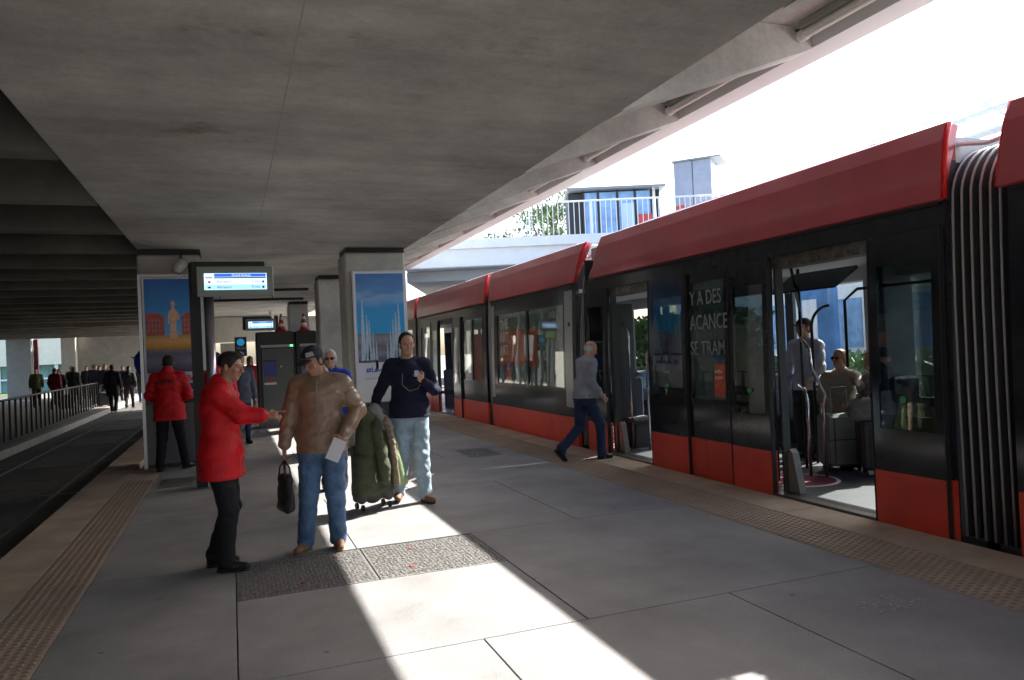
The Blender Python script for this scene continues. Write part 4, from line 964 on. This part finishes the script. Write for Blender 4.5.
    # ---- trousers
    if leg_m:
        F = Field(lo, np.array((hi[0], hi[1], J['pelvis'][2]+.2)), vox)
        F.ell(J['pelvis']+np.array((0, 0, .0)), (.168*b, .122*b, .12), .05)
        for s_ in 'RL':
            F.cone(J['hip'+s_], J['kn'+s_], .093*b, .070*b, .03); F.cone(J['kn'+s_], J['an'+s_]+np.array((0, 0, .0)), .068*b, .058*b if not female else .046, .02)
            F.cone(J['an'+s_]+np.array((0, 0, .03)), J['an'+s_]+np.array((0, .01, -.015)), .060 if not female else .048, .066 if not female else .05, .015)
        F.wrinkle(.0075, 46, 1.3)
        if not seated: F.cut((0, 0, .035), (0, 0, -1))
        F.build('trousers', leg_m, t)
    # ---- shoes
    if shoe_m:
        for s_, fa in (('R', footR), ('L', footL)):
            a = J['an'+s_]; F = Field(a-.22, a+.26, min(vox, .012)); fr = math.radians(fa if not isinstance(fa, tuple) else fa[0]); ps = 0 if not isinstance(fa, tuple) else math.radians(fa[1])
            dd = V3(math.sin(fr)*math.cos(ps), math.cos(fr)*math.cos(ps), -math.sin(ps)); up = V3(0, 0, 1)*math.cos(ps)+V3(math.sin(fr), math.cos(fr), 0)*math.sin(ps); c0 = a-up*.045
            F.cone(c0-dd*.03, c0+dd*.06, .040, .038, .02); F.cone(c0+dd*.06, c0+dd*.155-up*.008, .040, .032, .03); F.cone(a+up*.01, a-up*.02, .045, .042, .02); F.cut(c0-up*.040, -up)
            so = F.build('shoe', shoe_m, t)
            F = Field(a-.24, a+.28, min(vox, .012)); F.cone(c0-dd*.035-up*.01, c0+dd*.155-up*.01, .046, .038, .02); F.cut(c0-up*.045, -up); F.cut(c0-up*.026, up)
            F.build('sole', sole_m or M_rubber, t).parent = so
    # ---- upper garment
    th = {'coat': .032, 'jacket': .027, 'sweater': .016, 'shirt': .014}[top]
    F = Field(np.array((lo[0], lo[1], hem-.04)), np.array((hi[0], hi[1], J['neck'][2]+.13)), vox)
    WA = {'coat': .011, 'jacket': .011, 'sweater': .010, 'shirt': .010}[top]
    F.ell(J['chest'], (.158*b+th, .108*b+th, .19), .05); F.ell(J['waist'], (.140*b+th, (.098+belly)*b+th, .17), .06)
    F.ell(J['pelvis']+np.array((0, 0, .02)), (.158*b+th, .112*b+th, .15), .06)
    F.cone(J['pelvis']+np.array((0, 0, .02)), np.array((J['pelvis'][0], J['pelvis'][1], hem-.12)), .158*b+th, .162*b+th, .05, sy=.76)
    if top == 'coat':
        for dx in (-.07, .07): F.cone(J['pelvis']+np.array((dx, 0, -.02)), np.array((J['pelvis'][0]+dx*1.15, J['pelvis'][1], hem-.08)), .135, .155, .06)
    F.cone(J['shL']*.86+J['neck']*.14, J['shR']*.86+J['neck']*.14, .058+th*.5, .058+th*.5, .05)
    F.cone(J['neck']-np.array((0, -.01, .05)), J['neck']+np.array((0, -.005, .03 if collar else -.015)), .068+th*.3, .064+th*.3, .03)
    if top == 'coat' and not big: F.ell(J['neck']+np.array((0, -.085, -.035)), (.11, .055, .075), .03)
    if collar and top in ('coat', 'jacket'): F.cone(J['neck']+np.array((0, -.01, -.02)), J['neck']+np.array((0, -.01, .045)), .078, .078, .02)
    F.wrinkle(WA, 38, 2.2+len(lab) % 5); F.cut((0, 0, hem), (0, 0, -1))
    D0 = F.D.copy(); F.D[:] = .15
    for s_ in 'RL':
        F.cone(J['neck']+np.array((0, -.01, .015)), J['sh'+s_]*.7+J['neck']*.3, .045, .05+th*.4, .04)
        F.cone(J['sh'+s_], J['el'+s_], .050*b+th, .042+th, .035); F.cone(J['el'+s_], J['wr'+s_]-nrm(J['wr'+s_]-J['el'+s_])*(.02 if top != 'shirt' else .0), .042+th, .030+th*.8, .02)
    F.wrinkle(WA, 44, 1.2+len(lab) % 4)
    h_ = np.clip(.5+.5*(F.D-D0)/.03, 0, 1); F.D = (F.D*(1-h_)+D0*h_-.03*h_*(1-h_)).astype(np.float32)
    # open the collar round the neck
    nk = Field(F.lo, F.lo+(F.n-1)*vox+.001, vox); nk.cone(J['neck']+np.array((0, 0, .0)), hp(0, 0, -.03)+np.array((0, 0, .02)), .060, .062, .01)
    m_ = tuple(slice(0, min(a_, c_)) for a_, c_ in zip(F.D.shape, nk.D.shape)); F.D[m_] = np.maximum(F.D[m_], -(nk.D[m_]))
    F.build({'coat': 'coat', 'jacket': 'jacket', 'sweater': 'sweater', 'shirt': 'shirt'}[top], top_m, t)
    return t, J, hp
def fabric(name, col, rough=.8, bump=.5, bs=16, var=.15, vs=6, **k): return mat(name, col, rough, 0, .3, bump=bump, bscale=bs, bdist=.03, var=var, vscale=vs, **k)
F_red = fabric("red_parka", (.60, .008, .014), .5, .25, 30); F_blk = fabric("black_trousers", (.014, .014, .017)); F_jean = fabric("blue_jeans", (.085, .155, .28), .85, var=.35, vs=7)
F_jeanl = fabric("light_jeans", (.30, .40, .48), .85, var=.25, vs=7); F_navy = fabric("navy_knit", (.014, .017, .045), .85, .5, 200)
F_leather = mat("brown_leather", (.27, .18, .12), .34, 0, .6, bump=.4, bscale=12, bdist=.03, var=.14, vscale=7); F_tan = fabric("tan_shoe", (.20, .11, .06), .6); F_black_shoe = fabric("black_shoe", (.012, .012, .012), .4)
F_grey = fabric("grey_shirt", (.27, .29, .34), .8); F_dnavy = fabric("navy_trousers", (.02, .035, .09), .85); F_blue = fabric("blue_top", (.02, .06, .45), .8); F_cap = fabric("dark_cap", (.035, .033, .042), .8)
F_gd = fabric("charcoal_cloth", (.03, .03, .035)); F_wine = fabric("wine_cloth", (.14, .012, .018)); F_beige = fabric("beige_cloth", (.36, .33, .29)); F_lav = fabric("pale_shirt", (.42, .45, .55)); F_slate = fabric("slate_cloth", (.06, .075, .11)); F_olive = fabric("olive_cloth", (.06, .075, .03)); F_hvis = fabric("lime_vest", (.25, .35, .03))

# 1 the pointing man
t1, J, hp = person('man in long red parka and black trousers pointing with an outstretched arm', (-.10, 6.28, 0), 101, 1.685, dict(
    shR=(.165, .03, 1.405), elR=(.165, .20, 1.25), wrR=(.16, .37, 1.23), shL=(-.17, -.02, 1.41), elL=(-.22, -.08, 1.13), wrL=(-.17, -.02, .92),
    knR=(.10, .06, .49), anR=(.09, .02, .09), knL=(-.09, .04, .49), anL=(-.10, -.10, .09), head=(0, .10, 1.625), neck=(0, .03, 1.455)), yaw=14, pitch=-10, top='coat', top_m=F_red, leg_m=F_blk, shoe_m=F_black_shoe,
    hair='quiff', hair_m=M_hair, skin=M_skin2, vox=.0065, handR=dict(d=(0, 1, -.02), n=(.75, .0, .66), point=True, curl=.9), build_=1.12, hem=.74, footR=6, footL=-14)
text('lettering', 'AZUR', .05, M_hair, t1, frameM((-.11, -.155, 1.33), (1, 0, 0), (0, 0, 1)), .002)
MB().tube([(.16, .345, 1.234), (.16, .352, 1.233)], .046, 12).build('cuff_band', M_blackm, t1)
# 2 the man in the cap
t2, J, hp = person('man in brown leather jacket, dark cap and blue jeans holding a black bag and paper', (.69, 6.50, 0), 196, 1.72, dict(
    elR=(.265, .0, 1.14), wrR=(.30, .08, .90), elL=(-.315, -.02, 1.17), wrL=(-.215, .20, .985), knR=(.115, .06, .49), anR=(.16, .04, .09), knL=(-.10, .03, .49), anL=(-.10, -.02, .09),
    head=(.035, .065, 1.605), neck=(.005, .0, 1.45)), yaw=28, pitch=-24, top='jacket', top_m=F_leather, leg_m=F_jean, shoe_m=F_tan, hair='short', hair_m=M_hair, skin=M_skin2, vox=.0065, build_=1.17,
    handR=dict(d=(0, .08, -1), n=(1, 0, 0), grip=True), handL=dict(d=(.45, .55, -.65), n=(-.6, .7, .2), grip=True, curl=.8), hem=.83, cap=F_cap, footR=18, footL=-14, belly=.02, sole_m=fabric("gum_sole", (.22, .15, .08)))
q = MB(); q.prism([(x_, z_) for x_, z_ in ((-.035, .0), (.035, .0), (.03, .04), (-.03, .04))], 'y', 0, .004); q.xf(Matrix.Translation(hp(0, 0, 0).tolist())@Matrix(rotm(math.radians(-28), math.radians(-24)).tolist()).to_4x4()@Matrix.Rotation(.6, 4, 'Z')@Matrix.Translation((0, .082, .075))).build('cap_badge', mat("badge", (.35, .37, .4), .5), t2)
# grey hood inside the jacket
Fh = Field(J['neck']-.2, J['neck']+.2, .007); Fh.cone(J['neck']+V3(-.05, -.05, .02), J['neck']+V3(.06, -.055, .02), .045, .045, .03); Fh.cone(J['neck']+V3(-.075, .02, .0), J['neck']+V3(-.05, -.05, .03), .025, .04, .03); Fh.cone(J['neck']+V3(.075, .02, .0), J['neck']+V3(.06, -.05, .03), .025, .04, .03)
Fh.build('hood', fabric("grey_hood", (.33, .33, .35)), t2)
q = MB(); q.tube([(0, .155, 1.44), (0, .170, 1.3), (0, .182, 1.12), (0, .172, .86)], .004, 6); q.build('zip', M_steel, t2)
# 3 navy sweater
t3, J, hp = person('man in navy sweater and pale jeans pulling a suitcase and raising a phone', (1.80, 8.08, 0), 190, 1.83, dict(
    elR=(.30, -.02, 1.15), wrR=(.37, .12, .97), elL=(-.275, .0, 1.14), wrL=(-.14, .20, 1.24), knR=(.10, .10, .49), anR=(.15, -.05, .10), knL=(-.10, .08, .49), anL=(-.12, .12, .09),
    head=(0, .05, 1.63), neck=(0, .0, 1.46)), yaw=-10, pitch=-10, top='sweater', top_m=F_navy, leg_m=F_jeanl, shoe_m=F_tan, hair='short', hair_m=M_hair, skin=M_skin, vox=.0075, build_=1.17,
    handR=dict(d=(.3, .5, -.8), n=(1, .2, 0), grip=True), handL=dict(d=(.55, .25, .75), n=(-.2, 1, .1), grip=True, side=1), hem=.87, collar=False, belly=.03, footR=4, footL=-24)
MB().tube([(.06, .155, 1.33), (.07, .18, 1.22), (.0, .19, 1.15), (-.09, .2, 1.17), (-.14, .2, 1.27)], .004, 6).build('cord', mat("cord_grey", (.2, .2, .2), .5), t3)
# 4 woman
person('grey-haired woman in sunglasses and blue top partly hidden behind the man in the cap', (1.12, 9.3, 0), 188, 1.70, top='jacket', top_m=F_blue, leg_m=F_gd, shoe_m=F_black_shoe, hair='bob', hair_m=M_hairg, vox=.010, glasses=True, hem=.88, build_=.93, female=True)
# 5 back view
t5, J, hp = person('man in red parka seen from behind, standing at the left poster case', (-.90, 12.45, 0), 5, 1.74, dict(elR=(.27, .02, 1.14), wrR=(.17, .22, 1.08), elL=(-.27, .02, 1.14), wrL=(-.20, .20, 1.05), knL=(-.12, .02, .49), anL=(-.15, -.06, .09), knR=(.14, .05, .49), anR=(.19, .08, .09), head=(0, .06, 1.62)),
    pitch=-18, top='coat', build_=1.08, top_m=F_red, leg_m=F_blk, shoe_m=F_black_shoe, hair='short', hair_m=M_hair, skin=M_skin2, vox=.010, hem=.76, footR=35, footL=-5)
text('lettering', 'LIGNES', .075, mat("print_dark", (.06, .01, .01), .6), t5, frameM((-.13, -.160, 1.33), (1, 0, 0), (0, 0, 1)), .004, bold=.002)
# 6 red jacket behind the pole
person('person in red parka mostly hidden behind the pole of the first departure display', (-.20, 11.3, 0), 20, 1.74, top='coat', top_m=F_red, leg_m=F_blk, shoe_m=F_black_shoe, hair='short', hair_m=M_hair, skin=M_skin2, vox=.011, hem=.76)
# 7, 8 further back on the platform
person('woman in dark clothes walking behind the pointing man, by the ticket machine', (.16, 15.3, 0), 160, 1.72, top='jacket', top_m=F_slate, leg_m=F_dnavy, shoe_m=F_black_shoe, hair='bun', hair_m=M_hair, vox=.014, hem=.80, female=True)
person('far person in a red jacket and white top standing just left of the ticket machine', (.44, 20.0, 0), 180, 1.70, top='jacket', top_m=fabric("red_top", (.5, .02, .03)), leg_m=F_beige, shoe_m=F_black_shoe, hair='long', hair_m=M_hairb, vox=.016, hem=.95, female=True)
# 9 walking man
t9, J, hp = person('bald man in grey shirt and navy trousers striding towards the open tram door', (4.60, 9.50, 0), 84, 1.72, dict(
    pelvis=(0, 0, .90), waist=(0, .03, 1.07), chest=(0, .065, 1.27), neck=(0, .09, 1.42), head=(0, .155, 1.565), shR=(.17, .07, 1.375), shL=(-.17, .07, 1.375), elR=(.215, .0, 1.12), wrR=(.21, .16, .92), elL=(-.21, .10, 1.11), wrL=(-.2, .25, .95),
    hipR=(.09, 0, .88), hipL=(-.09, 0, .88), knR=(.095, .20, .49), anR=(.09, .20, .09), knL=(-.095, -.02, .48), anL=(-.09, -.36, .17)), pitch=-22, yaw=0, top='shirt', top_m=F_grey, leg_m=F_dnavy, shoe_m=F_black_shoe, hair='bald', hair_m=M_hairg, skin=M_skin, vox=.008, build_=1.06,
    hem=.88, footR=0, footL=(0, 48), collar=False, belly=.03)
q = MB(); q.tube([(.0, .10, 1.46), (.10, .20, 1.25), (.14, .23, 1.12)], .010, 6); q.build('lanyard', M_blackm, t9)

# ---- held things and luggage
def W(t, *p): return MW[t] @ Vector(p)
w = W(t2, .30, .10, .79)
bg_ = thing('handbag', 'black leather bag hanging from the hand of the man in the brown jacket', 'bag', (w.x, w.y, w.z-.40), -math.radians(250))
F = Field((-.22, -.12, -.05), (.22, .12, .42), .008); F.ell((0, 0, .12), (.115, .05, .16), .03); F.cone((-.06, 0, .02), (.06, 0, .02), .05, .05, .03); F.cone((-.06, 0, .25), (.06, 0, .25), .028, .028, .04); F.wrinkle(.005, 50, 1); F.build('bag_body', mat("bag_black", (.018, .018, .02), .4, bump=.4, bscale=90), bg_)
q = MB(); [q.tube([(-.055, y, .25), (-.05, y*.6, .34), (0, 0, .395), (.05, y*.6, .34), (.055, y, .25)], .008, 6) for y in (-.03, .03)]; q.build('handle', M_blackm, bg_)
MB().tube([(-.12, 0, .22), (-.17, .03, .08), (-.13, .04, -.02), (-.02, .05, .0)], .007, 6).build('strap', M_blackm, bg_)
w = W(t2, -.165, .285, .88)
pa = thing('paper_sheet', 'folded white paper held in the left hand of the man in the brown jacket', 'paper', (w.x, w.y, w.z))
q = MB(); q.box(-.055, .055, -.002, .002, -.10, .08); q.xf(Matrix.Rotation(.45, 4, 'Y') @ Matrix.Rotation(-.3, 4, 'Z')); q.build('sheet', mat("paper", (.75, .76, .8), .7), pa)
q = MB(); q.box(-.052, .052, .004, .006, -.06, .075); q.xf(Matrix.Rotation(.38, 4, 'Y') @ Matrix.Rotation(-.3, 4, 'Z')); q.build('sheet', mat("paper", (.75, .76, .8), .7), pa)
w = W(t3, -.075, .235, 1.315)
ph = thing('mobile_phone', 'small phone with pale screen held up by the man in the navy sweater', 'phone', (w.x, w.y, w.z), .3)
q = MB(); q.bbox(-.03, .03, -.005, .005, -.05, .05, .003); q.build('case', M_black, ph); B(-.026, .026, -.007, -.0052, -.02, .045).build('screen', mat("phone_screen", (.45, .5, .6), .2), ph)
# suitcase with the green coat over it
su = thing('suitcase', 'wheeled grey suitcase standing under a green coat beside the man in the navy sweater', 'suitcase', (1.34, 7.93, 0), .25)
F = Field((-.26, -.18, 0), (.26, .18, .8), .009); 
for x in (-.15, .15):
    for y in (-.06, .06): F.cone((x, y, .12), (x, y, .62), .05, .05, .01)
F.D = F.D.copy(); F.ell((0, 0, .37), (.19, .11, .32), .05); F.build('shell', mat("case_grey_cloth", (.10, .09, .09), .7, bump=.3), su)
for x in (-.15, .15):
    for y in (-.08, .08):
        wh = MB(); wh.lathe([(.01, -.014), (.032, -.012), (.032, .012), (.01, .014)], (0, 0, 0), 14); wh.xf(Matrix.Translation((x, y, .033)) @ Matrix.Rotation(PI/2, 4, 'Y')); wh.build('wheel', M_rubber, su)
q = MB(); [q.tube([(x, .08, .6), (x, .08, .98)], .008, 6) for x in (-.09, .09)]; q.tube([(-.09, .08, .98), (.09, .08, .98)], .014, 8); q.build('pull_handle', M_steel, su)
F_green = fabric("green_parka", (.075, .086, .05), .75, .5, 200, .3, 8); F_lining = fabric("green_lining", (.28, .38, .2), .8)
ct = thing('green_coat', 'olive green parka with pale lining and fur edge draped over the suitcase', 'coat', (1.36, 7.84, 0), .3)
F = Field((-.36, -.30, .10), (.36, .34, 1.10), .0085)
F.cone((-.08, 0, .96), (-.13, 0, .22), .085, .135, .05); F.cone((.07, .02, .95), (.06, .02, .24), .08, .135, .05); F.cone((-.05, .02, 1.0), (.07, .02, 1.0), .055, .05, .04)
F.cone((-.02, -.10, .88), (.02, -.17, .45), .055, .06, .015); F.cone((.02, -.17, .45), (.03, -.16, .34), .06, .055, .01); F.wrinkle(.012, 34, 4); F.wrinkle(.003, 62, 1); F.cut((0, 0, .175), (0, 0, -1)); F.build('coat_body', F_green, ct)
F = Field((-.1, -.3, .08), (.42, .3, 1.1), .0085); F.cone((.15, -.02, .90), (.255, -.04, .27), .035, .09, .03); F.wrinkle(.006, 30, 2); F.cut((0, 0, .22), (0, 0, -1)); F.build('lining', F_lining, ct)
F = Field((-.1, -.34, .08), (.42, .3, 1.1), .0085)
pt = [(.10, -.08, .92), (.135, -.13, .72), (.15, -.155, .5), (.165, -.15, .26)]
for a, b in zip(pt[:-1], pt[1:]): F.cone(a, b, .030, .034, .01)
F.wrinkle(.008, 120, 2); F.build('fur_trim', fabric("fur", (.36, .30, .22), .95, 1, 120, .4, 40), ct)
F = Field((-.1, -.2, .7), (.3, .3, 1.2), .0085); F.cone((.02, .0, 1.04), (.13, -.03, .84), .055, .075, .03); F.cone((-.05, 0, 1.02), (.02, 0, 1.04), .045, .05, .03); F.wrinkle(.007, 60, 2); F.build('hood', fabric("grey_lining", (.25, .24, .23)), ct)

# ---- passengers inside the tram
SIT = dict(pelvis=(0, -.02, .52), waist=(0, -.01, .70), chest=(0, .02, .90), neck=(0, .03, 1.06), head=(0, .07, 1.225), shR=(.17, .03, 1.01), shL=(-.17, .03, 1.01), elR=(.22, .08, .76), wrR=(.12, .30, .72), elL=(-.22, .08, .76), wrL=(-.12, .30, .72),
           hipR=(.09, 0, .50), hipL=(-.09, 0, .50), knR=(.11, .42, .50), anR=(.11, .40, .09), knL=(-.11, .42, .50), anL=(-.11, .40, .09))
person('standing passenger in pale shirt and dark cap inside the tram, facing the door', (6.92, 7.72, .02), 250, 1.80, dict(elL=(-.24, .1, 1.13), wrL=(-.2, .28, 1.0)), yaw=20, top='shirt', top_m=F_lav, leg_m=F_gd, shoe_m=F_black_shoe, hair='short', hair_m=M_hairb, vox=.011, hem=.86, cap=F_cap)
person('seated passenger in sunglasses with one arm stretched to a suitcase, inside the near tram door', (7.08, 7.30, .04), 232, 1.78, dict(SIT, elL=(-.26, .2, .88), wrL=(-.25, .42, .95)), yaw=28, pitch=8, top='shirt', top_m=F_beige, leg_m=F_gd, shoe_m=F_black_shoe, hair='short', hair_m=M_hairl, vox=.011, hem=.5, glasses=True, seated=True)
person('seated fair-haired passenger in beige top at the right edge of the near tram door', (7.15, 6.80, .04), 285, 1.74, SIT, yaw=-10, top='shirt', top_m=F_beige, leg_m=F_gd, shoe_m=F_black_shoe, hair='bob', hair_m=M_hairl, vox=.011, hem=.5, seated=True)
person('seated passenger in pale blue shirt by the partition left of the near tram door', (5.80, 8.02, .04), 180, 1.72, SIT, top='shirt', top_m=F_lav, leg_m=F_dnavy, shoe_m=F_black_shoe, hair='short', hair_m=M_hair, vox=.013, hem=.5, seated=True)
person('seated passenger in light blue shirt in the dark behind the second tram door', (6.9, 11.55, .04), 180, 1.70, SIT, top='shirt', top_m=fabric("sky_shirt", (.25, .45, .65)), leg_m=F_dnavy, shoe_m=F_black_shoe, hair='short', hair_m=M_hair, vox=.013, hem=.5, seated=True)
def case_(lab, loc, rz, w, d, h, m, s=1):
    t = thing('suitcase', lab, 'suitcase', loc, rz); q = MB(); q.bbox(-w/2, w/2, -d/2, d/2, .06, h, .035); q.build('shell', m, t, smooth=False)
    r = MB(); [r.box(x-.006, x+.006, -d/2-.006, -d/2+.002, .1, h-.05) for x in (-w*.28, w*.28)]; r.box(-w/2+.03, w/2-.03, -d/2-.006, -d/2+.002, h*.55, h*.55+.012); r.build('ribs', M_blackm, t)
    r = MB(); [r.tube([(x, 0, h), (x, 0, h+.30)], .007, 6) for x in (-w*.22, w*.22)]; r.tube([(-w*.22, 0, h+.3), (w*.22, 0, h+.3)], .012, 6); r.build('pull_handle', M_steel, t)
    for x in (-w*.38, w*.38):
        for y in (-d*.3, d*.3): wh = MB(); wh.lathe([(.008, -.012), (.03, -.01), (.03, .01), (.008, .012)], (0, 0, 0), 12); wh.xf(Matrix.Translation((x, y, .031)) @ Matrix.Rotation(PI/2, 4, 'Y')); wh.build('wheel', M_rubber, t)
case_('tall greenish grey suitcase standing on the tram floor in front of the seated passengers', (6.62, 6.88, .017), -.35, .44, .28, .66, mat("shell_grey", (.15, .165, .15), .5, var=.1))
case_('darker suitcase next to the greenish grey one inside the tram', (6.72, 6.42, .017), -.6, .40, .26, .60, mat("shell_dark", (.05, .05, .055), .5))
q = thing('travel_bag', 'grey bag lying on top of the darker suitcase inside the tram', 'bag', (6.62, 6.45, .62), -.6)
F = Field((-.3, -.2, -.05), (.3, .2, .4), .012); F.cone((-.12, 0, .10), (.12, 0, .10), .10, .10, .02); F.ell((0, 0, .16), (.18, .10, .10), .04); F.wrinkle(.006, 40, 2); F.build('bag_body', fabric("bag_grey", (.22, .21, .21)), q)
MB().tube([(-.08, 0, .24), (-.05, 0, .34), (.05, 0, .34), (.08, 0, .24)], .01, 6).build('handle', M_blackm, q)

# ---- the distant crowd on the left
WALK = dict(knR=(.10, .14, .50), anR=(.10, .22, .09), knL=(-.10, .03, .49), anL=(-.10, -.20, .12), elR=(.235, -.08, 1.14), wrR=(.24, .02, .9), wrL=(-.24, .12, .9))
crowd = [(-8.2, 39.0, 170, 1.75, F_olive, F_blk, 'short', M_hair, 'person in a dark olive top with hands low, leftmost of the distant walkers', 'jacket'),
 (-7.75, 40.5, 190, 1.70, F_gd, F_blk, 'long', M_hairb, 'distant walker with long brown hair, second from the left of the crowd', 'jacket'),
 (-6.75, 35.2, 20, 1.72, F_wine, F_gd, 'short', M_hair, 'distant walker in a wine red jacket among dark-clothed people by the railing', 'jacket'),
 (-7.15, 41.0, 180, 1.78, F_slate, F_blk, 'short', M_hairb, 'distant tall walker right behind the person in the wine red jacket', 'jacket'),
 (-6.55, 38.0, 10, 1.74, F_gd, F_blk, 'short', M_hair, 'distant walker in charcoal jacket just right of the wine red one', 'jacket'),
 (-6.45, 42.5, 200, 1.80, F_gd, F_dnavy, 'short', M_hair, 'distant dark-haired walker standing out against the pale pier', 'coat'),
 (-6.0, 41.0, 170, 1.72, F_blk, F_blk, 'bob', M_hair, 'distant walker in black in the gap between the pale pier and the pair', 'jacket'),
 (-5.55, 37.0, 180, 1.80, F_slate, F_gd, 'short', M_hairb, 'left one of the distant pair in slate blue jackets', 'jacket'),
 (-5.15, 36.8, 185, 1.80, F_slate, F_dnavy, 'short', M_hairl, 'right one of the distant pair in slate blue jackets, fair hair', 'jacket'),
 (-4.45, 33.6, 5, 1.82, F_blk, F_blk, 'short', M_hair, 'distant walker in black coat with pale shoes on the track side of the railing', 'coat'),
 (-4.20, 36.5, 0, 1.72, F_blk, F_blk, 'long', M_hair, 'distant slim walker in black, left of the blue umbrella', 'jacket'),
 (-4.05, 40.0, 180, 1.70, F_gd, F_dnavy, 'long', M_hairl, 'distant fair-haired walker half hidden by the blue umbrella', 'jacket'),
 (-7.0, 44.0, 180, 1.76, F_gd, F_blk, 'short', M_hair, 'far dark walker right of the tall one behind the wine red jacket', 'jacket'),
 (-6.9, 36.8, 200, 1.68, F_blk, F_gd, 'bob', M_hairb, 'distant shorter walker in black just left of the charcoal jacket', 'jacket'),
 (-5.75, 39.5, 175, 1.74, F_gd, F_blk, 'short', M_hair, 'distant dark walker between the one in black and the slate blue pair', 'jacket'),
 (-4.9, 40.5, 185, 1.76, F_dnavy, F_blk, 'short', M_hairb, 'distant walker in navy behind the black coat with pale shoes', 'jacket'),
 (-3.75, 43.0, 178, 1.72, F_gd, F_blk, 'short', M_hair, 'farthest dark walker right beside the poster case edge', 'jacket')]
for i, (x, y, fc, H, tmt, lmt, hr, hm, lab, tp) in enumerate(crowd):
    po = {k: (v[0]*(-1 if i % 2 else 1), v[1], v[2]) for k, v in WALK.items()}
    if i % 2: po = {k.replace('R', '#').replace('L', 'R').replace('#', 'L'): v for k, v in po.items()}
    onped = x < -4.9
    person(lab, (x, y, -.105 if onped else -.28), fc, H+(0 if onped else .12), po, top=tp, top_m=tmt, leg_m=lmt, shoe_m=M_white if i == 9 else F_black_shoe, hair=hr, hair_m=hm, vox=.024, hem=.82 if tp == 'jacket' else .62, group='distant people walking in the underpass')
for x, y, l, m in ((-6.35, 35.0, 'dark wheeled suitcase pulled by the distant walker in wine red', M_blackm), (-5.1, 35.9, 'dark suitcase beside the distant pair in slate blue', M_blackm)):
    case_(l, (x, y, -.105), .3, .45, .3, .62, m)
